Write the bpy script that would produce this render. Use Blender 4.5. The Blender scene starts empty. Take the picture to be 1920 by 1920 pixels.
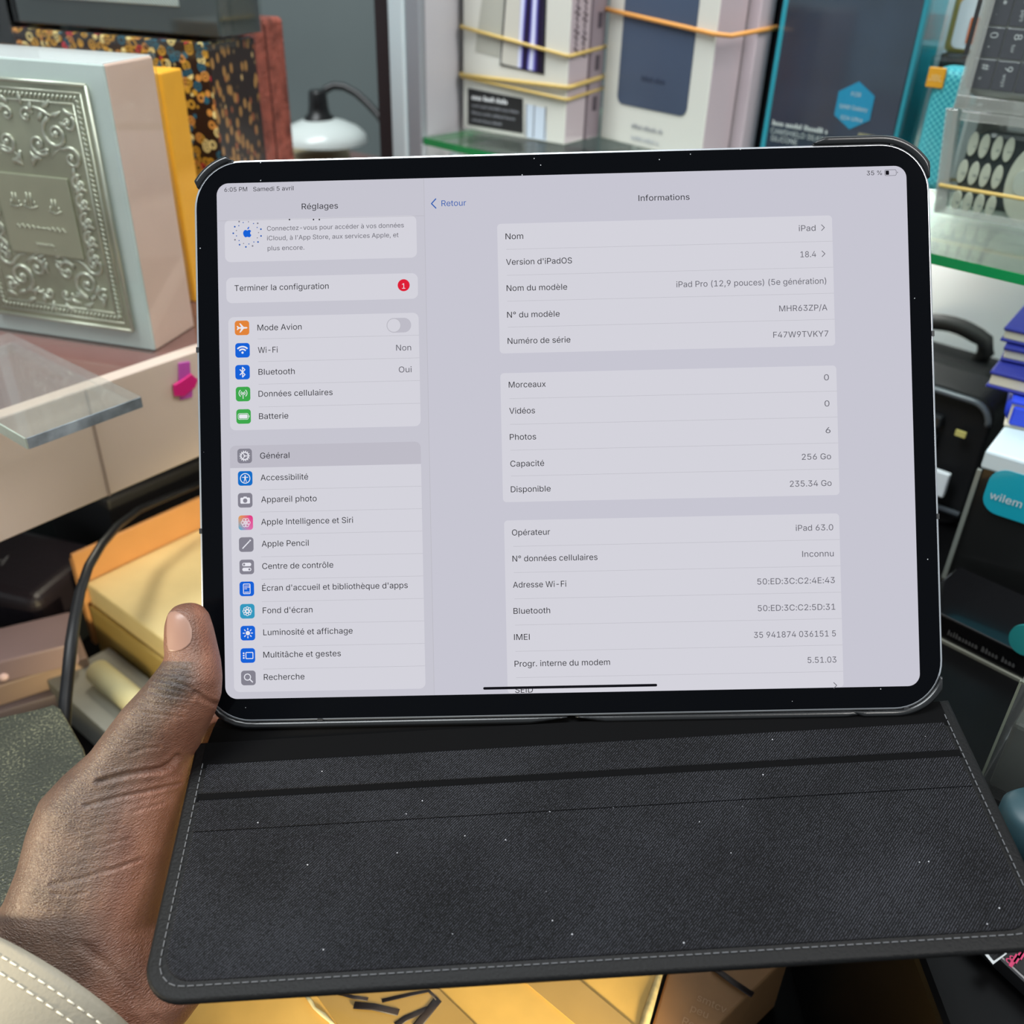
import bpy, bmesh, math, random, os
from mathutils import Matrix, Vector
import numpy as np
from mathutils.bvhtree import BVHTree
from mathutils.geometry import delaunay_2d_cdt
random.seed(7)
SC = bpy.context.scene
COL = SC.collection

# ------------------------------------------------------------------ camera
CZ = 1.30                                    # eye height of the phone that took the picture
FPX = 1775.0                                 # focal length in pixels of the 1920 px frame
M3 = Matrix(((0.9994410, -0.0334320, 0.0), (0.0177118, 0.5294897, -0.8481315), (0.0283547, 0.8476573, 0.5297858)))
CAM = Vector((0, 0, CZ))
cd = bpy.data.cameras.new('camera')
cam = bpy.data.objects.new('camera', cd); COL.objects.link(cam)
cam.matrix_world = Matrix.Translation(CAM) @ M3.to_4x4()
cd.sensor_width = 36.0; cd.lens = FPX / 1920 * 36.0; cd.clip_start = 0.01
cd.dof.use_dof = True; cd.dof.focus_distance = 0.357; cd.dof.aperture_fstop = 10.0
SC.camera = cam

# ------------------------------------------------------------------ world, lights, exposure
SC.view_settings.view_transform = 'Standard'; SC.view_settings.look = 'None'
SC.view_settings.exposure = 0.0; SC.view_settings.gamma = 1.0; SC.view_settings.use_curve_mapping = False
wd = bpy.data.worlds.new('world'); SC.world = wd; wd.use_nodes = True
wb = wd.node_tree.nodes['Background']; wb.inputs[0].default_value = (0.86, 0.95, 1.0, 1); wb.inputs[1].default_value = 0.55


def light(name, kind, loc, target, power, color, size=0.5, size_y=None, spread=None):
    l = bpy.data.lights.new(name, kind); l.energy = power; l.color = color
    if kind == 'AREA':
        l.size = size
        if size_y: l.shape = 'RECTANGLE'; l.size_y = size_y
        if spread: l.spread = spread
    elif kind == 'SPOT':
        l.shadow_soft_size = size; l.spot_size = spread or 1.0; l.spot_blend = 0.6
    else:
        l.shadow_soft_size = size
    o = bpy.data.objects.new(name, l); COL.objects.link(o)
    o.location = loc
    o.rotation_euler = (Vector(target) - Vector(loc)).to_track_quat('-Z', 'Y').to_euler()
    return o


def rel(x, y, z): return Vector((x, y, CZ + z))


light('ceiling_lamp', 'AREA', rel(-0.55, 0.25, 1.3), rel(-0.1, 0.5, -0.25), 36, (0.93, 0.98, 1.0), 0.5, 1.2)
light('ceiling_lamp', 'AREA', rel(0.9, -0.35, 1.25), rel(0.2, 0.5, -0.25), 24, (1.0, 0.97, 0.93), 0.4, 1.0)
# warm lamp of the shop at the lower left, and the warm lamp over the packing table
light('warm_counter_lamp', 'SPOT', rel(-0.42, 0.05, -0.235), rel(-0.165, 0.230, -0.278), 8.5, (1.0, 0.86, 0.60), 0.03, None, 0.62)
light('packing_lamp', 'SPOT', rel(0.11, -0.03, -0.345), rel(-0.035, 0.27, -0.415), 17.0, (1.0, 0.84, 0.48), 0.02, None, 0.68)
light('box_fill_light', 'AREA', rel(-0.262, 0.545, -0.236), rel(-0.235, 0.49, -0.385), 0.17, (1.0, 0.92, 0.74), 0.02, 0.04)  # added unseen fill light that brightens the large pale cardboard box

# ------------------------------------------------------------------ pixel helpers (to measure the place from the photograph)
def ray(px, py): return M3 @ Vector(((px - 960) / FPX, (960 - py) / FPX, -1.0))
def atd(px, py, d): return CAM + ray(px, py) * d                    # point at distance d along the view axis
def onz(px, py, z): r = ray(px, py); return CAM + r * (z / r.z)     # point on the level plane z (relative to the eye)


# ------------------------------------------------------------------ materials
def lin(c):
    c = c / 255.0
    return c / 12.92 if c <= 0.04045 else ((c + 0.055) / 1.055) ** 2.4
def rgb(r, g, b): return (lin(r), lin(g), lin(b), 1)


class NT:
    def __init__(s, name):
        s.m = bpy.data.materials.new(name); s.m.use_nodes = True
        s.t = s.m.node_tree; s.t.nodes.clear()
        s.out = s.t.nodes.new('ShaderNodeOutputMaterial')
    def n(s, kind, **kw):
        nd = s.t.nodes.new('ShaderNode' + kind)
        for k, v in kw.items():
            if k.startswith('i_'):
                key = k[2:]
                nd.inputs[int(key) if key.isdigit() else key.replace('_', ' ')].default_value = v
            else: setattr(nd, k, v)
        return nd
    def l(s, a, b): s.t.links.new(a, b)
    def coord(s, scale=1.0, out='Object'):
        tc = s.n('TexCoord'); mp = s.n('Mapping')
        mp.inputs['Scale'].default_value = scale if hasattr(scale, '__len__') else (scale,) * 3
        s.l(tc.outputs[out], mp.inputs[0]); return mp.outputs[0]
    def ramp(s, fac, stops, interp='LINEAR'):
        r = s.n('ValToRGB'); r.color_ramp.interpolation = interp
        e = r.color_ramp.elements
        while len(e) < len(stops): e.new(0.5)
        for el, (p, c) in zip(e, stops): el.position = p; el.color = c
        s.l(fac, r.inputs[0]); return r.outputs[0]


def pbr(name, col, rough=0.5, metal=0.0, spec=0.5, coat=0.0, noise=0.0, nscale=40.0, bump=0.0, bscale=400.0, coat_rough=0.05, bumpdist=0.001):
    t = NT(name); p = t.n('BsdfPrincipled'); t.l(p.outputs[0], t.out.inputs[0])
    p.inputs['Base Color'].default_value = col; p.inputs['Roughness'].default_value = rough
    p.inputs['Metallic'].default_value = metal; p.inputs['Specular IOR Level'].default_value = spec
    p.inputs['Coat Weight'].default_value = coat; p.inputs['Coat Roughness'].default_value = coat_rough
    if noise:
        nz = t.n('TexNoise', i_Scale=nscale, i_Detail=4.0); t.l(t.coord(), nz.inputs['Vector'])
        a = [max(0, c * (1 - noise)) for c in col[:3]] + [1]; b = [min(1, c * (1 + noise)) for c in col[:3]] + [1]
        t.l(t.ramp(nz.outputs[0], [(0.3, a), (0.7, b)]), p.inputs['Base Color'])
    if bump:
        nz = t.n('TexNoise', i_Scale=bscale, i_Detail=3.0); t.l(t.coord(), nz.inputs['Vector'])
        bp = t.n('Bump', i_Strength=bump, i_Distance=bumpdist); t.l(nz.outputs[0], bp.inputs['Height']); t.l(bp.outputs[0], p.inputs['Normal'])
    return t.m


def emit(name, col, strength=1.0):
    t = NT(name); e = t.n('Emission', i_Color=col, i_Strength=strength); t.l(e.outputs[0], t.out.inputs[0]); return t.m


def clear(name, tint=(0.93, 0.95, 0.94, 1), gloss=0.14, rough=0.06, haze=0.0, hazecol=(0.8, 0.82, 0.8, 1)):
    t = NT(name)
    tr = t.n('BsdfTransparent', i_Color=tint); gl = t.n('BsdfGlossy', i_Roughness=rough)
    lw = t.n('LayerWeight', i_Blend=0.25)
    mr = t.n('MapRange'); mr.inputs['To Min'].default_value = gloss * 0.4; mr.inputs['To Max'].default_value = min(1, gloss * 4)
    t.l(lw.outputs['Fresnel'], mr.inputs[0])
    mx = t.n('MixShader'); t.l(mr.outputs[0], mx.inputs[0]); t.l(tr.outputs[0], mx.inputs[1]); t.l(gl.outputs[0], mx.inputs[2])
    o = mx.outputs[0]
    if haze:
        df = t.n('BsdfDiffuse', i_Color=hazecol); m2 = t.n('MixShader', i_0=haze)
        t.l(o, m2.inputs[1]); t.l(df.outputs[0], m2.inputs[2]); o = m2.outputs[0]
    t.l(o, t.out.inputs[0]); return t.m


# ------------------------------------------------------------------ mesh helpers
class MB:
    """collects shapes with material slots; build() links them as one mesh object"""
    def __init__(s): s.bm = bmesh.new(); s.mats = []
    def slot(s, m):
        if m not in s.mats: s.mats.append(m)
        return s.mats.index(m)
    def _mark(s, old, m):
        i = s.slot(m)
        for f in s.bm.faces:
            if f not in old: f.material_index = i
    def box(s, a, b, m, bev=0.0, seg=2, mtx=None):
        old = set(s.bm.faces)
        r = bmesh.ops.create_cube(s.bm, size=1.0)
        sz = Vector(b) - Vector(a); c = (Vector(a) + Vector(b)) / 2
        T = Matrix.Translation(c) @ Matrix.Diagonal((*sz, 1))
        if mtx: T = mtx @ T
        bmesh.ops.transform(s.bm, matrix=T, verts=r['verts'])
        if bev:
            es = list({e for v in r['verts'] for e in v.link_edges})
            bmesh.ops.bevel(s.bm, geom=es, offset=bev, segments=seg, affect='EDGES', profile=0.5)
        s._mark(old, m); return s
    def prism(s, pts, z0, z1, m, bev=0.0, mtx=None, seg=2):
        """outline pts in xy, between z0 and z1; z0 == z1 gives a single face"""
        old = set(s.bm.faces)
        vs = [s.bm.verts.new((p[0], p[1], z0)) for p in pts]
        f = s.bm.faces.new(vs)
        allv = list(vs)
        if z1 != z0:
            r = bmesh.ops.extrude_face_region(s.bm, geom=[f])
            nv = [v for v in r['geom'] if isinstance(v, bmesh.types.BMVert)]
            for v in nv: v.co.z = z1
            allv += nv
            if bev:
                es = [e for e in {e for v in allv for e in v.link_edges} if abs(e.verts[0].co.z - e.verts[1].co.z) < 1e-9]
                rr = bmesh.ops.bevel(s.bm, geom=es, offset=bev, segments=seg, affect='EDGES', profile=0.5)
                allv = list({v for ff in s.bm.faces if ff not in old for v in ff.verts})
        nf = [ff for ff in s.bm.faces if ff not in old]
        bmesh.ops.recalc_face_normals(s.bm, faces=nf)
        if mtx: bmesh.ops.transform(s.bm, matrix=mtx, verts=allv)
        s._mark(old, m); return s
    def loft(s, rings, m, cap=True, close=False, smooth=True):
        old = set(s.bm.faces)
        R = [[s.bm.verts.new(p) for p in r] for r in rings]
        n = len(R[0])
        pairs = list(zip(R[:-1], R[1:])) + ([(R[-1], R[0])] if close else [])
        for a, b in pairs:
            for i in range(n):
                s.bm.faces.new((a[i], a[(i + 1) % n], b[(i + 1) % n], b[i]))
        if cap and not close:
            s.bm.faces.new(list(reversed(R[0]))); s.bm.faces.new(R[-1])
        nf = [f for f in s.bm.faces if f not in old]
        for f in nf: f.smooth = smooth
        bmesh.ops.recalc_face_normals(s.bm, faces=nf)
        s._mark(old, m); return s
    def tube(s, pts, r, m, n=10, flat=1.0, up=None):
        pts = [Vector(p) for p in pts]; rings = []
        rad = r if hasattr(r, '__len__') else [r] * len(pts)
        ref = Vector(up) if up else Vector((0.13, 0.31, 0.94))
        for i, p in enumerate(pts):
            d = (pts[min(i + 1, len(pts) - 1)] - pts[max(i - 1, 0)]).normalized()
            a = d.cross(ref)
            if a.length < 1e-5: a = d.cross(Vector((1, 0, 0)))
            a.normalize(); b = a.cross(d).normalized()
            rings.append([p + a * math.cos(2 * math.pi * k / n) * rad[i] + b * math.sin(2 * math.pi * k / n) * rad[i] * flat for k in range(n)])
        return s.loft(rings, m)
    def lathe(s, prof, m, n=32, mtx=None, cap=True):
        rings = [[(r * math.cos(2 * math.pi * k / n), r * math.sin(2 * math.pi * k / n), z) for k in range(n)] for r, z in prof]
        v0 = set(s.bm.verts); s.loft(rings, m, cap)
        if mtx: bmesh.ops.transform(s.bm, matrix=mtx, verts=[v for v in s.bm.verts if v not in v0])
        return s
    def add_mesh(s, me, mtx, m):
        old = set(s.bm.faces); v0 = set(s.bm.verts)
        s.bm.from_mesh(me)
        bmesh.ops.transform(s.bm, matrix=mtx, verts=[v for v in s.bm.verts if v not in v0])
        s._mark(old, m); return s
    def build(s, name, parent=None, mtx=None, smooth=None):
        me = bpy.data.meshes.new(name); s.bm.normal_update(); s.bm.to_mesh(me); s.bm.free()
        for m in s.mats: me.materials.append(m)
        if smooth is not None:
            for p in me.polygons: p.use_smooth = smooth
        o = bpy.data.objects.new(name, me); COL.objects.link(o)
        if mtx: o.matrix_world = mtx
        if parent: o.parent = parent
        return o


def tag(o, label=None, cat=None, group=None, kind=None):
    if label: o['label'] = label
    if cat: o['category'] = cat
    if group: o['group'] = group
    if kind: o['kind'] = kind
    return o


def thing(name, label, cat, mtx, group=None):
    o = bpy.data.objects.new(name, None); COL.objects.link(o); o.empty_display_size = 0.02
    o.matrix_world = mtx
    return tag(o, label, cat, group)


def FR(o, xdir, tilt=0.0, roll=0.0):
    """level frame: x along xdir, y away from the viewer, z up; o is relative to the eye; tilt leans it back"""
    x = Vector((xdir[0], xdir[1], 0)).normalized(); y = Vector((-x.y, x.x, 0))
    R = Matrix((x, y, Vector((0, 0, 1)))).transposed().to_4x4()
    return Matrix.Translation(rel(*o)) @ R @ Matrix.Rotation(roll, 4, 'Y') @ Matrix.Rotation(-tilt, 4, 'X')


FACE = Matrix(((1, 0, 0, 0), (0, 0, -1, 0), (0, 1, 0, 0), (0, 0, 0, 1)))   # xy drawing -> upright face looking at -y


def face(x, z, off=0.0003, rot=0.0): return Matrix.Translation((x, -off, z)) @ FACE @ Matrix.Rotation(rot, 4, 'Z')


def rrect(x0, y0, x1, y1, r, n=6):
    pts = []
    for cx, cy, a in ((x1 - r, y1 - r, 0), (x0 + r, y1 - r, 90), (x0 + r, y0 + r, 180), (x1 - r, y0 + r, 270)):
        for k in range(n + 1):
            t = math.radians(a + 90 * k / n); pts.append((cx + r * math.cos(t), cy + r * math.sin(t)))
    return pts


def disc(cx, cy, r, n=24, ry=None):
    ry = ry or r
    return [(cx + r * math.cos(2 * math.pi * k / n), cy + ry * math.sin(2 * math.pi * k / n)) for k in range(n)]


# text as mesh
FONT = None
try:
    FONT = bpy.data.fonts.load(os.path.join(bpy.utils.system_resource('DATAFILES'), 'fonts', 'Inter.woff2'))
except Exception:
    FONT = None
_tc = {}


def text_mesh(txt, size, align='LEFT', bold=0.0):
    """outline of the letters, filled by winding number (robust for overlapping contours)"""
    cu = bpy.data.curves.new('text', 'FONT'); cu.body = txt.replace('I', '\u0399').replace('l', '\u04c0'); cu.size = 1.0; cu.align_x = align
    if FONT: cu.font = FONT
    cu.offset = bold; cu.resolution_u = 3; cu.fill_mode = 'NONE'
    ob = bpy.data.objects.new('text', cu); COL.objects.link(ob)
    dg = bpy.context.evaluated_depsgraph_get(); dg.update()
    me = bpy.data.meshes.new_from_object(ob.evaluated_get(dg))
    bpy.data.objects.remove(ob); bpy.data.curves.remove(cu)
    P = [v.co.xy for v in me.vertices]; E_ = [tuple(x.vertices) for x in me.edges]
    bpy.data.meshes.remove(me)
    out = bpy.data.meshes.new('text')
    if not E_: return out
    vo_, _, fo_, *_r = delaunay_2d_cdt(P, E_, [], 0, 1e-6)
    A = np.array([P[i] for i, j in E_]); B = np.array([P[j] for i, j in E_])
    V = np.array([tuple(v) for v in vo_]); T = np.array([f for f in fo_ if len(f) == 3]); Cn = V[T].mean(1)
    keep = []
    for k0 in range(0, len(Cn), 500):
        c = Cn[k0:k0 + 500, None, :]
        up = (A[None, :, 1] <= c[..., 1]) & (B[None, :, 1] > c[..., 1]); dn = (A[None, :, 1] > c[..., 1]) & (B[None, :, 1] <= c[..., 1])
        side = (B[None, :, 0] - A[None, :, 0]) * (c[..., 1] - A[None, :, 1]) - (c[..., 0] - A[None, :, 0]) * (B[None, :, 1] - A[None, :, 1])
        w = (up & (side > 0)).sum(1) - (dn & (side < 0)).sum(1)
        keep += list(w != 0)
    F = [tuple(int(i) for i in t_) for t_, k in zip(T, keep) if k]
    F = [f if (V[f[1]] - V[f[0]])[0] * (V[f[2]] - V[f[0]])[1] - (V[f[1]] - V[f[0]])[1] * (V[f[2]] - V[f[0]])[0] > 0 else f[::-1] for f in F]
    out.from_pydata([(v[0] * size, v[1] * size, 0) for v in V], [], F)
    return out


def mesh_width(me):
    xs = [v.co.x for v in me.vertices]
    return (min(xs), max(xs)) if xs else (0, 0)


def dirnorm(a, b): return (b[0] - a[0], b[1] - a[1])

# ================================================================== TABLET
TROT = Matrix(((0.99840037, -0.05485701, -0.01368955), (0.01812909, 0.53994739, -0.84150351), (0.053554, 0.83990924, 0.54007818)))
TM = Matrix.Translation(rel(0.01927508, 0.3214079, -0.16446675)) @ TROT.to_4x4()
TMI = TM.inverted()


def S(px, py, z=0.0):
    """pixel -> tablet xy"""
    o = TMI @ CAM; d = TMI.to_3x3() @ ray(px, py); t = (z - o.z) / d.z
    q = o + d * t; return (q.x, q.y)


tablet = thing('tablet', 'large silver-edged tablet with black bezel showing a white settings page, held up in its case', 'tablet', TM)
ALU = pbr('brushed_aluminium', rgb(196, 199, 204), 0.28, 0.9, 0.5)
# black cover glass with a little dust
t = NT('black_cover_glass'); p = t.n('BsdfPrincipled', i_Roughness=0.08); p.inputs['Specular IOR Level'].default_value = 0.05
vo = t.n('TexVoronoi', i_Scale=420.0); t.l(t.coord(), vo.inputs['Vector'])
lt = t.n('Math', operation='LESS_THAN', i_1=0.085); t.l(vo.outputs['Distance'], lt.inputs[0])
sp = t.n('SeparateColor'); t.l(vo.outputs['Color'], sp.inputs[0])
l2 = t.n('Math', operation='GREATER_THAN', i_1=0.93); t.l(sp.outputs[0], l2.inputs[0])
mu = t.n('Math', operation='MULTIPLY'); t.l(lt.outputs[0], mu.inputs[0]); t.l(l2.outputs[0], mu.inputs[1])
t.l(t.ramp(mu.outputs[0], [(0, rgb(5, 6, 9)), (1, rgb(170, 172, 175))]), p.inputs['Base Color']); t.l(p.outputs[0], t.out.inputs[0])
GLASSBLK = t.m
TW, TH, TR = 0.2806, 0.2149, 0.0185
b = MB(); b.prism(rrect(-TW / 2, -TH / 2, TW / 2, TH / 2, TR, 12), -0.0064, -0.0001, ALU, 0.0008); b.build('aluminium_frame', tablet)
b = MB(); b.prism(rrect(-TW / 2 + .0009, -TH / 2 + .0009, TW / 2 - .0009, TH / 2 - .0009, TR - .0008, 12), -0.002, 0.0, GLASSBLK, 0.0002); b.build('bezel', tablet)
ANT = pbr('antenna_black', rgb(20, 21, 24), 0.5)
for px, py in ((432, 292), (1674, 268), (367, 656), (374, 996), (1751, 625), (1760, 968), (1700, 1336), (600, 1344)):
    x, y = S(px, py)
    if abs(x) / TW > abs(y) / TH: bx = (math.copysign(TW / 2 - .0009, x), y - .001, math.copysign(TW / 2 + .0001, x), y + .001)
    else: bx = (x - .001, math.copysign(TH / 2 - .0009, y), x + .001, math.copysign(TH / 2 + .0001, y))
    b = MB(); b.box((min(bx[0], bx[2]), min(bx[1], bx[3]), -.0062), (max(bx[0], bx[2]), max(bx[1], bx[3]), .00005), ANT); b.build('antenna_band', tablet)

UIBG = emit('screen_backlight', rgb(199, 198, 210)); UIBG2 = emit('screen_backlight_sidebar', rgb(198, 197, 208))
UICARD = emit('screen_card_white', rgb(212, 211, 220)); UISEL = emit('screen_row_grey', rgb(190, 188, 199)); UILINE = emit('screen_divider_grey', rgb(184, 183, 191))
INK = emit('screen_ink_black', rgb(20, 20, 26)); INK2 = emit('screen_ink_grey', rgb(98, 97, 106)); UIBLUE = emit('screen_blue', rgb(24, 98, 215)); UIBLUE2 = emit('screen_link_blue', rgb(42, 92, 176))
UIRED = emit('screen_red', rgb(222, 32, 56)); UIORG = emit('screen_orange', rgb(226, 132, 58)); UIGRN = emit('screen_green', rgb(62, 168, 76)); UIGRY = emit('screen_icon_grey', rgb(132, 130, 142))
UITEAL = emit('screen_teal', rgb(52, 152, 190)); UIWHT = emit('screen_white', rgb(232, 232, 240)); UIACC = emit('screen_accessibility_blue', rgb(22, 110, 200))
SW, SH = 0.26285, 0.19704
b = MB(); b.prism(rrect(-SW / 2, -SH / 2, SW / 2, SH / 2, 0.0046, 10), 0.00004, 0.00004, UIBG)
sx = S(804, 820)[0]
b.prism([q for q in rrect(-SW / 2, -SH / 2, SW / 2, SH / 2, 0.0046, 10) if q[0] < 0] + [(sx, -SH / 2), (sx, SH / 2)] if False else [(sx, SH / 2)] + [q for q in rrect(-SW / 2, -SH / 2, SW / 2, SH / 2, 0.0046, 10) if q[0] < -0.1] + [(sx, -SH / 2)], 0.00006, 0.00006, UIBG2)
b.prism([(sx, -SH / 2), (sx + .00016, -SH / 2), (sx + .00016, SH / 2), (sx, SH / 2)], 0.00008, 0.00008, UILINE)
hy = S(600, 410)[1]
b.prism([(-SW / 2, hy), (sx, hy), (sx, hy + .00014), (-SW / 2, hy + .00014)], 0.00013, 0.00013, UILINE)
screen = b.build('screen', tablet)
Z1, Z2, Z3 = 0.00010, 0.00014, 0.00018


def stroke(pts, w, closed=False):
    """flat ribbon quads along pts"""
    out = []; n = len(pts)
    rng = range(n if closed else n - 1)
    for i in rng:
        a = Vector(pts[i]); c = Vector(pts[(i + 1) % n]); d = (c - a)
        if d.length < 1e-9: continue
        d.normalize(); nn = Vector((-d.y, d.x)) * w / 2; e = d * w * 0.25
        out.append([(a - e) + nn, (a - e) - nn, (c + e) - nn, (c + e) + nn])
    return out


def arc(cx, cy, r, a0, a1, n=14): return [(cx + r * math.cos(math.radians(a0 + (a1 - a0) * k / n)), cy + r * math.sin(math.radians(a0 + (a1 - a0) * k / n))) for k in range(n + 1)]


def ring(cx, cy, r, w, n=28): return stroke(arc(cx, cy, r, 0, 360, n), w)


def card(tl, br, rows=0, inset=None, rowoff=None, r=0.0022, mat=None):
    x0, y1 = S(*tl); x1, y0 = S(*br)
    y0 = max(y0, -SH / 2 + .0001)
    bb = MB(); bb.prism(rrect(x0, y0, x1, y1, r), Z1, Z1, mat or UICARD)
    return bb, x0, y0, x1, y1


# sidebar cards
bb, *_ = card((421, 413), (782, 483)); bb.build('settings_card', screen)
bb, *_ = card((424, 521), (784, 560)); bb.build('settings_card', screen)
bb, x0, y0, x1, y1 = card((428, 595), (789, 799))
for k in range(1, 5):
    y = y1 + (y0 - y1) * k / 5
    bb.prism([(x0 + .0112, y), (x1, y), (x1, y + .00012), (x0 + .0112, y + .00012)], Z2, Z2, UILINE)
bb.build('settings_card', screen)
bb, x0, y0, x1, y1 = card((431, 836), (798, 1291))
for k in range(2, 11):
    y = y1 + (y0 - y1) * k / 11
    bb.prism([(x0 + .0112, y), (x1, y), (x1, y + .00012), (x0 + .0112, y + .00012)], Z2, Z2, UILINE)
yr = y1 + (y0 - y1) / 11
rr_ = [q for q in rrect(x0, yr - .01, x1, y1, .0022) if q[1] > yr]
bb.prism(rr_ + [(x0, yr), (x1, yr)], Z2, Z2, UISEL)
bb.build('settings_card', screen)
# page cards
for tl, br, n in (((932, 420), (1566, 648), 5), ((938, 700), (1574, 928), 5), ((945, 976), (1582, 1305), 6.5)):
    bb, x0, y0, x1, y1 = card(tl, br, r=0.0014)
    if n > 6: y0 = y1 - (S(960, 1004)[1] - S(965, 1250)[1]) / 5 * n
    for k in range(1, int(n) + (1 if n > 6 else 0)):
        y = y1 + (y0 - y1) * k / n
        bb.prism([(x0 + .0033, y), (x1, y), (x1, y + .00012), (x0 + .0033, y + .00012)], Z2, Z2, UILINE)
    bb.build('settings_card', screen)

E1 = 0.00438          # font size of a list row


def line(txt, px, py, size=E1, m=None, align='LEFT', bold=0.0, width=None):
    me = text_mesh(txt, size, 'LEFT', bold or (.012 if m is None else .005))
    a, c = mesh_width(me); x, y = S(px, py)
    sxx = (width / FPX * 0.362) / (c - a) if width else 1.0
    ox = {'LEFT': x - a * sxx, 'RIGHT': x - c * sxx, 'CENTER': x - (a + c) / 2 * sxx}[align]
    bt = MB(); bt.add_mesh(me, Matrix.Translation((ox, y, Z3)) @ Matrix.Diagonal((sxx, 1, 1, 1)), m or INK)
    bpy.data.meshes.remove(me)
    return bt.build('text_line', screen)


line('6:05 PM', 421, 360, E1 * .74, width=43); line('Samedi 5 avril', 475, 359, E1 * .74, width=76)
line('35 %', 1625, 329, E1 * .74, width=28)
line('Réglages', 600, 392, E1 * 1.0, align='CENTER', bold=.012, width=68)
line('Connectez-vous pour accéder à vos données', 501, 433, E1 * .78, INK2, width=257)
line("iCloud, à l'App Store, aux services Apple, et", 501, 451, E1 * .78, INK2, width=247)
line('plus encore.', 502, 470, E1 * .78, INK2, width=69)
# the feet of the large title scrolled under the bar
bt = MB()
for px in (543, 588, 599):
    x, y = S(px, 412); bt.prism(disc(x, y, .0003, 10), Z3, Z3, INK)
bt.build('text_line', screen)
line('Terminer la configuration', 440, 546, width=177)
for txt, px, py, w in (('Mode Avion', 483, 620, 83), ('Wi-Fi', 484, 662, 37), ('Bluetooth', 485, 703, 68), ('Données cellulaires', 485, 744, 139), ('Batterie', 486, 786, 55),
                       ('Général', 488, 860, 55), ('Accessibilité', 489, 901, 89), ('Appareil photo', 490, 942, 104), ('Apple Intelligence et Siri', 490, 984, 172), ('Apple Pencil', 491, 1025, 88),
                       ('Centre de contrôle', 492, 1067, 133), ("Écran d'accueil et bibliothèque d'apps", 492, 1108, 272), ("Fond d'écran", 493, 1150, 93), ('Luminosité et affichage', 494, 1191, 167), ('Multitâche et gestes', 494, 1233, 145), ('Recherche', 495, 1275, 76)):
    line(txt, px, py, width=w)
line('Non', 771, 657, m=INK2, align='RIGHT', width=28); line('Oui', 772, 698, m=INK2, align='RIGHT', width=24)
line('Retour', 828, 387, m=UIBLUE2, width=46); line('Informations', 1245, 376, align='CENTER', bold=.010, width=95)
L = [('Nom', 948, 449, 33), ("Version d'iPadOS", 949, 497, 123), ('Nom du modèle', 950, 546, 113), ('N° du modèle', 951, 596, 98), ('Numéro de série', 952, 645, 117),
     ('Morceaux', 954, 727, 69), ('Vidéos', 955, 776, 48), ('Photos', 956, 825, 49), ('Capacité', 957, 875, 63), ('Disponible', 958, 923, 74),
     ('Opérateur', 960, 1004, 71), ('N° données cellulaires', 961, 1053, 158), ('Adresse Wi-Fi', 962, 1102, 99), ('Bluetooth', 963, 1151, 68), ('IMEI', 964, 1200, 29), ('Progr. interne du modem', 965, 1250, 177), ('SEID', 966, 1299, 33)]
for txt, px, py, w in L: line(txt, px, py, width=w)
Rr = [('iPad', 1529, 433, 31), ('18.4', 1530, 482, 29), ('iPad Pro (12,9 pouces) (5e génération)', 1549, 532, 278), ('MHR63ZP/A', 1551, 582, 89), ('F47W9TVKY7', 1553, 631, 102),
      ('0', 1554, 713, 9), ('0', 1555, 762, 9), ('6', 1557, 812, 9), ('256 Go', 1558, 861, 54), ('235.34 Go', 1559, 911, 77),
      ('iPad 63.0', 1562, 994, 69), ('Inconnu', 1563, 1043, 58), ('50:ED:3C:C2:4E:43', 1565, 1093, 143), ('50:ED:3C:C2:5D:31', 1566, 1143, 143), ('35 941874 036151 5', 1567, 1193, 151), ('5.51.03', 1568, 1242, 53)]
for txt, px, py, w in Rr: line(txt, px, py, m=INK2, align='RIGHT', width=w)


def mark(name, polys, z=Z3):
    bt = MB()
    for pts, m, dz in polys: bt.prism([(q[0], q[1]) for q in pts], z + dz, z + dz, m)
    return bt.build(name, screen)


for px, py in ((1543, 427), (1544, 476), (1566, 1285)):
    x, y = S(px, py); mark('chevron', [(q, INK2, 0) for q in stroke([(x - .0006, y + .0011), (x + .0005, y), (x - .0006, y - .0011)], .00026)])
x, y = S(813, 382); mark('back_arrow', [(q, UIBLUE2, 0) for q in stroke([(x + .0009, y + .0018), (x - .0008, y), (x + .0009, y - .0018)], .00042)])
xa, ya = S(906, 1290); xb, yb = S(1232, 1285); ym = (ya + yb) / 2
mark('home_indicator', [(rrect(xa, ym - .0005, xb, ym + .0005, .00049), INK, .00004)])
x, y = S(757, 535)
badge = mark('notification_badge', [(disc(x, y, .0023, 28), UIRED, 0)])
me = text_mesh('1', E1 * .9); a, c = mesh_width(me); bt = MB(); bt.add_mesh(me, Matrix.Translation((x - (a + c) / 2, y - .0013, Z3 + .00004)), UIWHT); bt.build('text_line', screen)
x, y = S(748, 610)
mark('toggle_switch', [(rrect(x - .0047, y - .0028, x + .0047, y + .0028, .00279, 10), UISEL, 0), (disc(x - .0019, y, .0027, 28), UILINE, .00002), (disc(x - .0019, y, .0025, 28), UICARD, .00004)])
x, y = S(1670, 324)
mark('battery_symbol', [(q, INK2, 0) for q in stroke(rrect(x - .0023, y - .0011, x + .0020, y + .0011, .0005, 4), .00016, True)] + [(rrect(x - .0020, y - .0008, x - .0007, y + .0008, .0002, 3), INK, 0), ([(x + .0024, y - .0004), (x + .0027, y), (x + .0024, y + .0004)], INK2, 0)])
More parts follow.
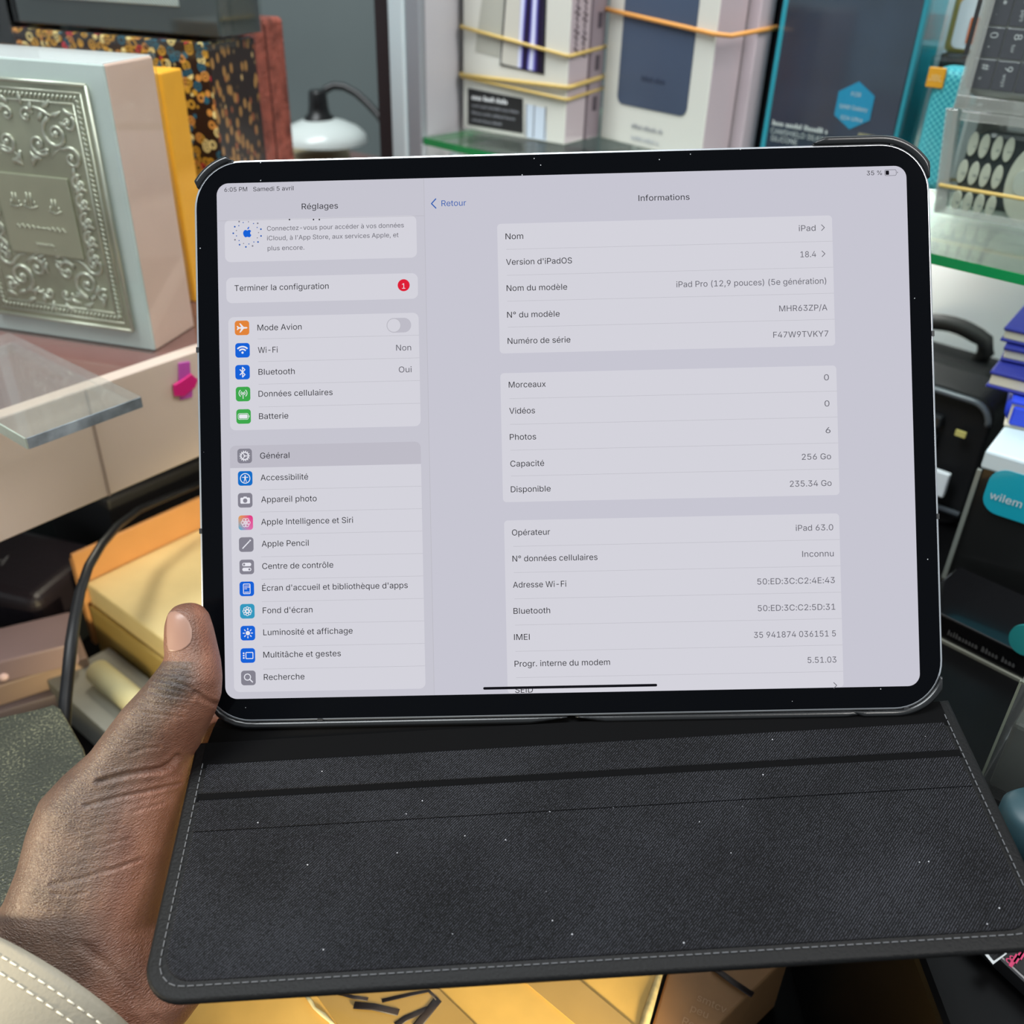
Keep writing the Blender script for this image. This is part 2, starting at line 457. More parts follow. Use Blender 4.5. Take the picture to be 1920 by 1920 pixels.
# account emblem: dotted rings with a blue fruit in the middle
x, y = S(464, 437); pl = []
for k in range(26):
    a = 2 * math.pi * k / 26
    rr = .0054 if k % 2 else .0043
    if rr * math.sin(a) < .0047: pl.append((disc(x + rr * math.cos(a), y + rr * math.sin(a), .00034 if k % 2 else .00022, 8), UIBLUE2 if k % 3 else UIGRY, 0))
s_ = .0019
ap = [(0, .55), (.25, .68), (.55, .72), (.82, .55), (.92, .40), (.72, .2), (.66, -.08), (.74, -.35), (.95, -.5), (.8, -.82), (.5, -1.05), (.25, -1.0), (0, -.92), (-.25, -1.0), (-.5, -1.05), (-.8, -.75), (-.98, -.3), (-1.0, .1), (-.85, .48), (-.55, .72), (-.25, .68)]
pl.append(([(x + q[0] * s_ * .85, y + q[1] * s_ * .85) for q in ap], UIBLUE, 0))
pl.append(([(x + .02 * s_, y + .72 * s_), (x + .06 * s_, y + 1.0 * s_), (x + .36 * s_, y + 1.3 * s_), (x + .40 * s_, y + 1.05 * s_), (x + .24 * s_, y + .8 * s_)], UIBLUE, 0))
mark('account_emblem', pl)

# app icons of the list
U = .00278            # half a tile


def icon(px, py, colr, polys, extra=()):
    x, y = S(px, py)
    P = [(rrect(x - U, y - U, x + U, y + U, U * .42, 6), colr, 0)] + list(extra)
    for g in polys:
        pts, m = (g if isinstance(g, tuple) and len(g) == 2 and not isinstance(g[1], (int, float)) and not isinstance(g[0], (int, float)) and hasattr(g[1], 'node_tree') else (g, UIWHT))
        P.append(([(x + q[0] * U, y + q[1] * U) for q in pts], m, .00004 if m is UIWHT else .00007))
    return mark('app_icon', P)


plane = [(.78, 0), (.66, .1), (.25, .12), (-.2, .62), (-.36, .62), (-.1, .12), (-.42, .1), (-.58, .28), (-.72, .28), (-.62, 0), (-.72, -.28), (-.58, -.28), (-.42, -.1), (-.1, -.12), (-.36, -.62), (-.2, -.62), (.25, -.12), (.66, -.1)]
icon(454, 615, UIORG, [plane])
icon(455, 657, UIBLUE, stroke(arc(0, -.42, .92, 45, 135), .2) + stroke(arc(0, -.42, .56, 45, 135), .2) + [disc(0, -.32, .16, 12)])
icon(455, 698, UIBLUE, stroke([(-.34, .36), (.34, -.34), (0, -.68), (0, .68), (.34, .34), (-.34, -.36)], .13))
icon(456, 739, UIGRN, stroke(arc(0, .12, .28, -50, 50), .1) + stroke(arc(0, .12, .28, 130, 230), .1) + stroke(arc(0, .12, .55, -50, 50), .1) + stroke(arc(0, .12, .55, 130, 230), .1) + [disc(0, .12, .13, 12)] + stroke([(0, .1), (0, -.62)], .1))
icon(457, 781, UIGRN, [rrect(-.62, -.28, .55, .28, .14, 4)] + stroke(rrect(-.74, -.4, .66, .4, .2, 4), .07, True) + stroke([(.78, -.1), (.78, .1)], .08))
g = ring(0, 0, .5, .14) + [disc(0, 0, .12, 12)] + [q for k in range(3) for q in stroke([(0, 0), (.5 * math.cos(2.09 * k), .5 * math.sin(2.09 * k))], .1)]
g += [q for k in range(14) for q in stroke([(.5 * math.cos(.4488 * k), .5 * math.sin(.4488 * k)), (.7 * math.cos(.4488 * k), .7 * math.sin(.4488 * k))], .12)]
icon(459, 855, UIGRY, g)
icon(460, 897, UIACC, ring(0, 0, .66, .11) + [disc(0, .33, .11, 10)] + stroke([(-.38, .14), (.38, .14)], .1) + stroke([(0, .15), (0, -.1)], .2) + stroke([(-.05, -.08), (-.16, -.46)], .1) + stroke([(.05, -.08), (.16, -.46)], .1))
icon(460, 938, UIGRY, [rrect(-.66, -.46, .66, .36, .12, 4), [(-.3, .3), (.3, .3), (.2, .5), (-.2, .5)], (disc(0, -.05, .3, 20), UIGRY), ], ())
g = []
for k in range(6):
    a = math.radians(60 * k); g += stroke([(.36 * math.cos(a) + .26 * math.cos(t), .36 * math.sin(a) + .26 * math.sin(t)) for t in [math.radians(30 * j) for j in range(13)]], .07)
# gradient tile for the assistant row
t = NT('screen_assistant_gradient'); e = t.n('Emission'); sxyz = t.n('SeparateXYZ')
xx, yy = S(461, 980)
gm = t.n('Mapping'); tcn = t.n('TexCoord'); t.l(tcn.outputs['Object'], gm.inputs[0]); gm.inputs['Location'].default_value = (-xx, -yy, 0)
gs = t.n('VectorMath', operation='SCALE'); gs.inputs['Scale'].default_value = 1 / U; t.l(gm.outputs[0], gs.inputs[0]); t.l(gs.outputs[0], sxyz.inputs[0])
ad = t.n('Math', operation='MULTIPLY_ADD', i_1=.5, i_2=.5); t.l(sxyz.outputs[0], ad.inputs[0])
ay = t.n('Math', operation='MULTIPLY_ADD', i_1=.5, i_2=.5); t.l(sxyz.outputs[1], ay.inputs[0])
top = t.ramp(ad.outputs[0], [(.1, rgb(232, 150, 60)), (.8, rgb(226, 56, 130))]); bot = t.ramp(ad.outputs[0], [(.1, rgb(70, 170, 205)), (.9, rgb(224, 110, 170))])
mx = t.n('Mix', data_type='RGBA'); t.l(ay.outputs[0], mx.inputs[0]); t.l(bot, mx.inputs[6]); t.l(top, mx.inputs[7]); t.l(mx.outputs[2], e.inputs[0]); t.l(e.outputs[0], t.out.inputs[0])
icon(461, 980, t.m, g)
icon(462, 1021, UIGRY, stroke([(-.5, -.52), (.42, .42)], .15) + [disc(.55, .55, .12, 10)])
icon(463, 1063, UIGRY, [rrect(-.62, .1, .62, .58, .23, 6), rrect(-.62, -.58, .62, -.1, .23, 6), (disc(-.36, .34, .15, 14), UIGRY), (disc(.36, -.34, .15, 14), UIGRY)])
icon(463, 1104, UIBLUE, stroke(rrect(-.46, -.66, .46, .66, .1, 3), .1, True) + [rrect(-.3 + .2 * i, .34 - .2 * j, -.18 + .2 * i, .46 - .2 * j, .02, 1) for i in range(4) for j in range(3) if not (j == 2 and i > 1)] + stroke([(-.3, -.46), (.3, -.46)], .1))
g = []
for k in range(8):
    a = math.radians(45 * k); g += ring(.44 * math.cos(a), .44 * math.sin(a), .17, .09, 12)
icon(464, 1146, UITEAL, g + ring(0, 0, .2, .1, 14))
icon(465, 1187, UIBLUE, [disc(0, 0, .3, 20)] + [q for k in range(8) for q in stroke([(.46 * math.cos(k * .7854), .46 * math.sin(k * .7854)), (.66 * math.cos(k * .7854), .66 * math.sin(k * .7854))], .13)])
icon(465, 1229, UIBLUE, stroke(rrect(-.26, -.42, .7, .42, .08, 3), .11, True) + [rrect(-.68, .22 - .32 * k, -.46, .42 - .32 * k, .02, 1) for k in range(3)])
icon(466, 1271, UIGRY, ring(-.12, .12, .42, .12) + stroke([(.18, -.18), (.58, -.58)], .15))

# ================================================================== TABLET CASE
LEATHER = pbr('black_leatherette', rgb(9, 9, 10), 0.55, 0, .2, bump=.25, bscale=900)
PLASTIC = pbr('black_plastic', rgb(16, 17, 19), 0.25, 0, .5)
CLEARP = clear('clear_plastic_clip', gloss=.2, rough=.1)
case = thing('tablet_case', 'black folding tablet case with stitched fabric flap spread out below the tablet', 'case', TM)


def perim(off):
    """rounded outline of the tablet, offset outwards, starting mid bottom and running to the right"""
    pts = rrect(-TW / 2 - off, -TH / 2 - off, TW / 2 + off, TH / 2 + off, TR + off, 14)
    return pts


def rim(name, t0, t1, inner=.0002, outer=.0026, z0=-.0085, z1=.0006, m=None, taper=True):
    """strip following the outline between fractions t0..t1 of the outline length"""
    base = perim(0); n = len(base); L_ = [0]
    for i in range(n): L_.append(L_[-1] + (Vector(base[(i + 1) % n]) - Vector(base[i])).length)
    tot = L_[-1]
    def at(s, off):
        s %= tot; P = perim(off)
        for i in range(n):
            if L_[i] <= s <= L_[i + 1]:
                f = (s - L_[i]) / max(1e-9, L_[i + 1] - L_[i]); return Vector(P[i]).lerp(Vector(P[(i + 1) % n]), f)
    N = 40; rings = []
    for k in range(N + 1):
        f = k / N; s = (t0 + (t1 - t0) * f) * tot
        w = min(1, min(f, 1 - f) * 9 + .12) if taper else 1
        a = at(s, inner); c = at(s, inner + (outer - inner) * w)
        zt = z1; mid = (a * .35 + c * .65)
        rings.append([(a.x, a.y, z0), (c.x, c.y, z0), (c.x, c.y, zt - .0012), (mid.x, mid.y, zt), (a.x, a.y, zt)])
    bb = MB(); bb.loft(rings, m or PLASTIC, True); o = bb.build(name, case); return o


# outline starts at the right end of the right-hand top corner arc and runs counter-clockwise
base = perim(0); tot = sum((Vector(base[(i + 1) % len(base)]) - Vector(base[i])).length for i in range(len(base)))


def frac(px, py):
    q = Vector(S(px, py)); best = (9, 0); acc = 0
    for i in range(len(base)):
        a = Vector(base[i]); c = Vector(base[(i + 1) % len(base)]); d = c - a; l = d.length
        u = max(0, min(1, (q - a).dot(d) / max(1e-12, l * l))); dist = (a + d * u - q).length
        if dist < best[0]: best = (dist, acc + u * l)
        acc += l
    return best[1] / tot


def arcspan(p, q):
    a, c = frac(*p), frac(*q)
    if c < a: c += 1
    return a, c


rim('corner_clip', *arcspan((1751, 330), (1525, 272)), outer=.0034)
rim('corner_clip', *arcspan((432, 291), (364, 350)), outer=.0030)
rim('corner_clip', *arcspan((1600, 1340), (1770, 1270)), outer=.0030)
rim('bottom_rail', *arcspan((385, 1290), (1064, 1343)), outer=.0030, z1=.0005)
rim('bottom_rail', *arcspan((1079, 1343), (1640, 1338)), outer=.0030, z1=.0005)
b = MB(); b.prism(rrect(-TW / 2, -TH / 2 - .002, TW / 2, TH / 2, TR), -.0090, -.0066, LEATHER, .0006); b.build('back_shell', case)

# flap: local frame at the lower edge of the tablet, v runs towards the viewer, w is its normal
fd = Vector((0, -.69, .7238)).normalized(); fx = Vector((1, 0, 0)); fw = fx.cross(-fd).normalized()
yaw = math.radians(2.6)
fx2 = (fx * math.cos(yaw) + fd * math.sin(yaw) * -1).normalized(); fd2 = fw.cross(fx2).normalized()
if fd2.dot(fd) < 0: fd2 = -fd2
FM = Matrix((fx2, fd2, fx2.cross(fd2))).transposed().to_4x4(); FM.translation = Vector((0.0015, -.1105, .0005))
FUP = 1 if (FM.to_3x3() @ Vector((0, 0, 1))).dot(Vector((0, 1, 1))) > 0 else -1
# twill fabric with lint
t = NT('black_twill_fabric'); p = t.n('BsdfPrincipled', i_Roughness=.75); p.inputs['Specular IOR Level'].default_value = .12
wv = t.n('TexWave', i_Scale=620.0, i_Distortion=1.5, i_Detail=1.0); wv.wave_type = 'BANDS'; wv.bands_direction = 'DIAGONAL'; t.l(t.coord(), wv.inputs['Vector'])
nz = t.n('TexNoise', i_Scale=2200.0, i_Detail=2.0); t.l(t.coord(), nz.inputs['Vector'])
nb = t.n('TexNoise', i_Scale=22.0, i_Detail=3.0); t.l(t.coord(), nb.inputs['Vector'])
m1 = t.n('Math', operation='MULTIPLY'); t.l(wv.outputs[1], m1.inputs[0]); t.l(nz.outputs[0], m1.inputs[1])
m2 = t.n('Math', operation='MULTIPLY_ADD', i_1=.35); t.l(nb.outputs[0], m2.inputs[0]); t.l(m1.outputs[0], m2.inputs[2])
vo = t.n('TexVoronoi', i_Scale=420.0); t.l(t.coord(), vo.inputs['Vector'])
lt = t.n('Math', operation='LESS_THAN', i_1=.09); t.l(vo.outputs['Distance'], lt.inputs[0])
sp = t.n('SeparateColor'); t.l(vo.outputs['Color'], sp.inputs[0]); gt = t.n('Math', operation='GREATER_THAN', i_1=.965); t.l(sp.outputs[1], gt.inputs[0])
mu = t.n('Math', operation='MULTIPLY'); t.l(lt.outputs[0], mu.inputs[0]); t.l(gt.outputs[0], mu.inputs[1])
base_ = t.ramp(m2.outputs[0], [(.15, rgb(5, 5, 6)), (.48, rgb(12, 12, 14)), (.80, rgb(60, 61, 67))])
mx = t.n('Mix', data_type='RGBA'); t.l(mu.outputs[0], mx.inputs[0]); t.l(base_, mx.inputs[6]); mx.inputs[7].default_value = rgb(190, 190, 195); t.l(mx.outputs[2], p.inputs['Base Color'])
bp = t.n('Bump', i_Strength=.5, i_Distance=.0003); t.l(m1.outputs[0], bp.inputs['Height']); t.l(bp.outputs[0], p.inputs['Normal']); t.l(p.outputs[0], t.out.inputs[0])
TWILL = t.m
HW, FL = .1432, .0915


def fbox(bb, a, c, m, bev=0): bb.box(a, c, m, bev, 3)


def flip(z0, z1): return (z0, z1) if FUP > 0 else (-z1, -z0)


flap_pts = [(-HW, -.0018), (HW, -.0018)] + [q for q in rrect(-HW, -.05, HW, FL, .013, 10) if q[1] > 0]
def order(pts):
    c = Vector((0, FL / 2)); return sorted(pts, key=lambda q: math.atan2(q[1] - c.y, q[0] - c.x))
b = MB(); z0, z1 = flip(-.0032, 0); b.prism(order(flap_pts), z0, z1, LEATHER, .0013, seg=3)
flap = b.build('cover_flap', case, None, True); flap.matrix_local = FM
b = MB()
z0, z1 = flip(-.001, .0006); fbox(b, (-HW + .006, .0085, z0), (HW - .006, .0205, z1), TWILL, .0005)
z0, z1 = flip(-.001, .0006); fbox(b, (-HW + .006, .0232, z0), (HW - .006, .03525, z1), TWILL, .0003)
fab = b.build('fabric_panel', flap)
GRV = pbr('hinge_shade_black', rgb(3, 3, 4), .85, 0, .1)  # shade in the hinge gaps and on the spine, painted as near-black
b = MB(); z0, z1 = flip(-.001, .0002); fbox(b, (-HW + .005, .0203, z0), (HW - .005, .0234, z1), GRV); fbox(b, (-HW + .004, -.001, z0), (HW - .004, .0097, z1), GRV); b.build('hinge_groove_shade', flap)
b = MB(); z0, z1 = flip(-.001, .0006)
b.prism(order([(-HW + .006, .0353), (HW - .006, .0353)] + [q for q in rrect(-HW + .006, 0, HW - .006, FL - .006, .009, 8) if q[1] > .05]), z0, z1, TWILL, .0005)
b.build('fabric_panel', flap)
THREAD = pbr('grey_thread', rgb(84, 85, 88), .7)
b = MB(); z0, z1 = flip(.0001, .0006)
ins = .0045; s = .006
path = [(-HW + ins, .008), (-HW + ins, FL - .013)] + [(-HW + .013 + .0085 * math.cos(a), FL - .013 + .0085 * math.sin(a)) for a in [math.pi - math.pi / 2 * k / 6 for k in range(1, 7)]]
path += [(HW - .013, FL - ins)] + [(HW - .013 + .0085 * math.cos(a), FL - .013 + .0085 * math.sin(a)) for a in [math.pi / 2 - math.pi / 2 * k / 6 for k in range(1, 7)]] + [(HW - ins, .004)]
acc = []
for i in range(len(path) - 1):
    a = Vector(path[i]); c = Vector(path[i + 1]); n = max(1, int((c - a).length / .0004))
    acc += [a.lerp(c, k / n) for k in range(n)]
i = 0
while i + 6 < len(acc):
    a, c = acc[i], acc[i + 5]; d = (c - a).normalized(); nn = Vector((-d.y, d.x)) * .00014
    b.prism([a + nn, a - nn, c - nn, c + nn], z0, z1, THREAD); i += 7
b.build('stitching', flap)
# soft spine between the shell and the flap
b = MB(); q0 = Vector((0, -.1075, -.0090)); rings = []
z0, z1 = flip(-.0026, -.0004)
def fl(x, v, w): return FM @ Vector((x, v, w))
for u in range(7):
    f = u / 6; v = -.0015 + .011 * max(0, (f - .45) / .55)
    if f < .45:
        g_ = f / .45; pm = q0.lerp(fl(0, -.0015, (z0 + z1) / 2), g_); th = .0012
        rings.append([(-.137, pm.y, pm.z - th), (.139, pm.y, pm.z - th), (.139, pm.y, pm.z + th), (-.137, pm.y, pm.z + th)])
    else:
        rings.append([fl(-.139, v, -.0012 * FUP - .0004), fl(.139, v, -.0012 * FUP - .0004), fl(.139, v, .0004), fl(-.139, v, .0004)])
b.loft(rings, GRV); b.build('spine', case)

# ================================================================== PERSON (left hand, wrist and sleeve)
CM = Matrix.Translation(CAM) @ M3.to_4x4()
def ell(Lp, Rp, d, hd, n=28, pw=2.3, skew=0.0, dR=0.0):
    """closed ring between two outline points, hd = half thickness along the view, dR = extra distance of the right side"""
    A = CM.inverted() @ atd(Lp[0], Lp[1], d); B = CM.inverted() @ atd(Rp[0], Rp[1], d + dR)
    c = (A + B) / 2; u = (B - A) / 2; v = Vector((0, skew, 1)) * hd
    out = []
    for k in range(n):
        t = 2 * math.pi * k / n; ct, st = math.cos(t), math.sin(t)
        x = math.copysign(abs(ct) ** (2 / pw), ct); y = math.copysign(abs(st) ** (2 / pw), st)
        out.append(CM @ (c + u * x + v * y))
    return out


SEC = [  # left outline, right outline, distance, half thickness, extra distance of the right edge
    ((343, 1131), (364, 1131), .3475, .0030, 0), ((329, 1136), (378, 1138), .3475, .0062, 0), ((318, 1149), (389, 1152), .347, .0083, 0),
    ((312, 1172), (397, 1178), .3468, .0094, 0), ((311, 1205), (404, 1208), .3462, .0098, 0), ((313, 1232), (411, 1240), .345, .0102, 0),
    ((296, 1262), (414, 1272), .3432, .0112, .001), ((266, 1292), (412, 1306), .3425, .0118, .003), ((233, 1327), (400, 1340), .3425, .0130, .005),
    ((205, 1365), (384, 1374), .343, .0155, .009), ((176, 1405), (366, 1416), .344, .0185, .012), ((128, 1447), (359, 1452), .3445, .021, .012),
    ((86, 1492), (354, 1490), .344, .0225, .010), ((64, 1548), (340, 1556), .3435, .023, .008), ((48, 1612), (322, 1644), .342, .0235, .006),
    ((20, 1680), (305, 1716), .341, .0235, .004), ((-25, 1738), (345, 1790), .341, .0235, .004), ((-70, 1790), (392, 1858), .341, .0235, .004),
    ((-130, 1870), (352, 1912), .340, .0240, .002), ((-230, 1960), (285, 1985), .338, .0245, 0), ((-330, 2060), (200, 2075), .336, .025, 0)]
SKIN = None
b = MB(); DUM = pbr('skin_tmp', rgb(120, 100, 90))
b.loft([ell(a, c, d, h, dR=dr) for a, c, d, h, dr in SEC], DUM)
# palm continuing behind the tablet to the knuckles
b.loft([ell((60, 1640), (315, 1660), .352, .020), ell((110, 1540), (345, 1555), .362, .021), ell((190, 1450), (365, 1455), .372, .020), ell((262, 1385), (392, 1388), .380, .017), ell((322, 1338), (425, 1345), .384, .013)], DUM)
# four fingers behind the tablet
def P3(px, py, d): return atd(px, py, d)
for pts, r in (([(345, 1370, .384), (400, 1275, .392), (462, 1160, .394), (520, 1075, .3875), (548, 1030, .384)], .0088),
               ([(360, 1375, .385), (425, 1300, .3935), (510, 1200, .3945), (585, 1120, .388), (618, 1080, .3842)], .0090),
               ([(372, 1385, .386), (450, 1325, .3935), (540, 1250, .394), (610, 1185, .388), (640, 1155, .3838)], .0084),
               ([(380, 1395, .386), (460, 1352, .391), (535, 1305, .391), (590, 1262, .386), (615, 1240, .3828)], .0074)):
    pp = [P3(*q) for q in pts]; cs = []
    for i in range(len(pp) - 1):
        for k in range(5): cs.append(pp[i].lerp(pp[i + 1], k / 5))
    cs.append(pp[-1]); n = len(cs)
    rr = [r * (1.08 - .25 * k / n) for k in range(n)]
    dd = (cs[-1] - cs[-2]).normalized()
    for f, s in ((.35, .9), (.65, .7), (.85, .4)): cs.append(pp[-1] + dd * r * f); rr.append(r * .83 * s)
    b.tube(cs, rr, DUM, 14)
raw = b.build('person')
md = raw.modifiers.new('r', 'REMESH'); md.mode = 'VOXEL'; md.voxel_size = 0.0008
sm = raw.modifiers.new('s', 'SMOOTH'); sm.factor = .5; sm.iterations = 10
dg = bpy.context.evaluated_depsgraph_get(); dg.update()
hm = bpy.data.meshes.new_from_object(raw.evaluated_get(dg)); bpy.data.objects.remove(raw)
hb = bmesh.new(); hb.from_mesh(hm)
# finer skin where the camera sees it, then creases
vis = [f for f in hb.faces if f.normal.dot(CAM - f.calc_center_median()) > 0 or True]
CREASE = [([(244, 1412), (270, 1404), (300, 1401)], .35, 3), ([(184, 1466), (237, 1452), (300, 1442), (320, 1432), (333, 1418)], 1.0, 4.5), ([(160, 1511), (225, 1494), (281, 1483), (330, 1468)], .6, 3.5),
          ([(250, 1522), (306, 1506)], .3, 3), ([(94, 1659), (150, 1647), (219, 1628), (262, 1612)], .45, 3.5), ([(100, 1676), (130, 1679), (160, 1675)], .3, 3), ([(140, 1600), (190, 1588), (240, 1574)], .25, 3),
          ([(292, 1274), (325, 1278), (350, 1287), (374, 1300)], .5, 3), ([(286, 1284), (320, 1291), (362, 1302)], .4, 3), ([(282, 1296), (330, 1304), (362, 1309)], .4, 3), ([(310, 1256), (335, 1255), (356, 1260)], .35, 3), ([(300, 1264), (335, 1266), (362, 1274)], .4, 3),
          ([(366, 1300), (385, 1312), (404, 1320)], .7, 4), ([(262, 1318), (310, 1322), (350, 1328)], .25, 3), ([(250, 1336), (300, 1340), (345, 1345)], .2, 3), ([(150, 1770), (200, 1808), (250, 1862), (290, 1915)], .35, 8)]
for k in range(13):
    yy = 1306 + 8 * k; xa_ = 292 - 8.2 * k; CREASE.append(([(xa_, yy - 6), (xa_ + 34, yy + (k % 3) * 2), (xa_ + 70 + 6 * (k % 2), yy + 4)], .16 + .05 * (k % 2), 2.2))
for k in range(8):
    yy = 1545 + 17 * k; xa_ = 150 - 6 * k; CREASE.append(([(xa_, yy), (xa_ + 40, yy - 12), (xa_ + 85, yy - 20)], .14, 2.6))
for k in range(6):
    yy = 1250 + 6 * k; CREASE.append(([(308 - 3 * k, yy), (334, yy + 3 - (k % 2)), (356 + 2 * k, yy + 6)], .3, 2.0))
from mathutils.geometry import intersect_point_line
hinv = CM.inverted()
bm_norm = hb.verts
col_l = hb.verts.layers.float_color.new('tone')


def interp_edge(py):
    for (a, c, *_), (a2, c2, *_) in zip(SEC[:-1], SEC[1:]):
        y1 = (a[1] + c[1]) / 2; y2 = (a2[1] + c2[1]) / 2
        if y1 <= py <= y2:
            f = (py - y1) / (y2 - y1); return a[0] + (a2[0] - a[0]) * f, c[0] + (c2[0] - c[0]) * f
    return (SEC[0][0][0], SEC[0][1][0]) if py < 1140 else (SEC[-1][0][0], SEC[-1][1][0])


hb.normal_update()
moves = []
for v in hb.verts:
    q = hinv @ v.co; px = 960 + FPX * q.x / -q.z; py = 960 - FPX * q.y / -q.z
    nz_ = (hinv.to_3x3() @ v.normal).z
    d = 0.0
    if nz_ > -0.1:
        for pl, dep, wd_ in CREASE:
            if not (min(p_[0] for p_ in pl) - 15 < px < max(p_[0] for p_ in pl) + 15 and min(p_[1] for p_ in pl) - 15 < py < max(p_[1] for p_ in pl) + 15): continue
            best = 99
            for a, c in zip(pl[:-1], pl[1:]):
                A = Vector(a); C = Vector(c); D = C - A; u = max(0, min(1, (Vector((px, py)) - A).dot(D) / D.length_squared))
                best = min(best, (A + D * u - Vector((px, py))).length)
            d += dep * math.exp(-(best / wd_) ** 2) - dep * .35 * math.exp(-((best - wd_ * 2.2) / wd_) ** 2)
        # knuckle swelling and the ball of the thumb
        d -= .8 * math.exp(-(((px - 325) / 45) ** 2 + ((py - 1275) / 26) ** 2))
        d -= 1.6 * math.exp(-(((px - 330) / 40) ** 2 + ((py - 1465) / 22) ** 2))
    moves.append((v, d * .0011))
    l_, r_ = interp_edge(py); s_ = (px - l_) / max(1, r_ - l_)
    w = max(0, min(1, (s_ - .38) / .45)); w = w * w * (3 - 2 * w)
    if py < 1240: w = max(w, .55)
    kn = math.exp(-(((px - 322) / 42) ** 2 + ((py - 1286) / 34) ** 2))
    v[col_l] = (w, kn, max(0, min(1, (py - 1420) / 200)), 1)
for v, d in moves: v.co -= v.normal * d
for f in hb.faces: f.smooth = True
hb.to_mesh(hm); hb.free()
# skin: dark back of the hand, redder palm side, darkest on the knuckle folds
t = NT('dark_brown_skin'); p = t.n('BsdfPrincipled', i_Roughness=.46); p.inputs['Specular IOR Level'].default_value = .5
p.inputs['Subsurface Weight'].default_value = .10; p.inputs['Subsurface Radius'].default_value = (.004, .0015, .001); p.inputs['Subsurface Scale'].default_value = 1.0
at_ = t.n('Attribute', attribute_name='tone'); sp = t.n('SeparateColor'); t.l(at_.outputs['Color'], sp.inputs[0])
nz = t.n('TexNoise', i_Scale=90.0, i_Detail=4.0); t.l(t.coord(), nz.inputs['Vector'])
ds = t.ramp(nz.outputs[0], [(.3, rgb(70, 53, 44)), (.7, rgb(94, 74, 62))]); pm = t.ramp(nz.outputs[0], [(.3, rgb(116, 72, 53)), (.7, rgb(136, 91, 70))])
m1 = t.n('Mix', data_type='RGBA'); t.l(sp.outputs[0], m1.inputs[0]); t.l(ds, m1.inputs[6]); t.l(pm, m1.inputs[7])
m2 = t.n('Mix', data_type='RGBA'); t.l(sp.outputs[1], m2.inputs[0]); t.l(m1.outputs[2], m2.inputs[6]); m2.inputs[7].default_value = rgb(50, 40, 36); t.l(m2.outputs[2], p.inputs['Base Color'])
vo = t.n('TexVoronoi', i_Scale=1.0); vo.feature = 'DISTANCE_TO_EDGE'; t.l(t.coord((900, 900, 1500)), vo.inputs['Vector'])
wv = t.n('TexNoise', i_Scale=700.0, i_Detail=3.0); t.l(t.coord((1, 1, 3)), wv.inputs['Vector'])
sm_ = t.n('Math', operation='MULTIPLY_ADD', i_1=.6); t.l(vo.outputs[0], sm_.inputs[0]); t.l(wv.outputs[0], sm_.inputs[2])
bp = t.n('Bump', i_Strength=.75, i_Distance=.0007); t.l(sm_.outputs[0], bp.inputs['Height']); t.l(bp.outputs[0], p.inputs['Normal']); t.l(p.outputs[0], t.out.inputs[0])
hm.materials.clear(); hm.materials.append(t.m)
hand = bpy.data.objects.new('person', hm); COL.objects.link(hand)
tag(hand, "person gripping the tablet with the left hand, thumb on the black bezel, beige sleeve", 'person')
# thumb nail lying on the skin
bvh = BVHTree.FromPolygons([v.co for v in hm.vertices], [p_.vertices for p_ in hm.polygons])
NAIL = pbr('thumb_nail', rgb(136, 104, 90), .38, 0, .45)
nail_out = [(313, 1150), (319, 1145), (328, 1144), (338, 1148), (348, 1155), (356, 1166), (361, 1180), (361, 1195), (358, 1206), (350, 1214), (340, 1220), (328, 1223), (316, 1222), (313, 1210), (312, 1190), (312, 1170)]
cx_, cy_ = 335, 1184; rings = []
def onskin(px, py, lift):
    r = ray(px, py).normalized(); h = bvh.ray_cast(CAM, r)
    if h[0] is None or (h[0] - CAM).length > .37: return None
    return h[0] - r * lift * .3 + h[1] * lift
nb_ = MB(); grid = []
last = None
for f in (1.0, .97, .9, .75, .55, .3, .12):
    row = []
    for q in nail_out:
        px = cx_ + (q[0] - cx_) * f; py = cy_ + (q[1] - cy_) * f
        w = onskin(px, py, -.0003 if f == 1 else .0002)
        g_ = f
        while w is None and g_ > .1:
            g_ -= .04; w = onskin(cx_ + (q[0] - cx_) * g_, cy_ + (q[1] - cy_) * g_, .0)
        row.append(w)
    grid.append(row)
nb_.loft(grid, NAIL, True, smooth=True)
nail = nb_.build('thumbnail', hand)
# sleeve
SLEEVE = pbr('beige_sleeve_cloth', rgb(132, 126, 112), .7, 0, .3, noise=.06, nscale=30, bump=.25, bscale=600)
def sring(Lp, Rp, d, hd, bulge):
    A = hinv @ atd(Lp[0], Lp[1], d); B = hinv @ atd(Rp[0], Rp[1], d)
    c = (A + B) / 2; u = (B - A) / 2; bl = Vector((bulge[0], -bulge[1], 0)) * d / FPX
    v = Vector((0, 0, 1)) * hd + bl
    return [CM @ (c + u * math.cos(2 * math.pi * k / 40) + v * math.sin(2 * math.pi * k / 40)) for k in range(40)]
sl = [((-95, 1735), (268, 1985), .334, .0335, (135, -110)), ((-99, 1738), (266, 1990), .334, .0350, (132, -107)), ((-125, 1760), (248, 2020), .333, .0362, (120, -98)), ((-180, 1810), (210, 2075), .331, .0370, (105, -85)), ((-260, 1890), (150, 2150), .329, .038, (90, -75)), ((-420, 2040), (20, 2320), .326, .040, (40, -40))]
rg = [sring(*s) for s in sl]
inner = [[p_.lerp(sum(r, Vector()) / 40, .06) for p_ in r] for r in rg[:3]]
sb = MB(); sb.loft(list(reversed(inner)) + rg, SLEEVE, False); sleeve = sb.build('sleeve', hand)
STI = pbr('pale_sleeve_thread', rgb(214, 208, 190), .7)
sb = MB()
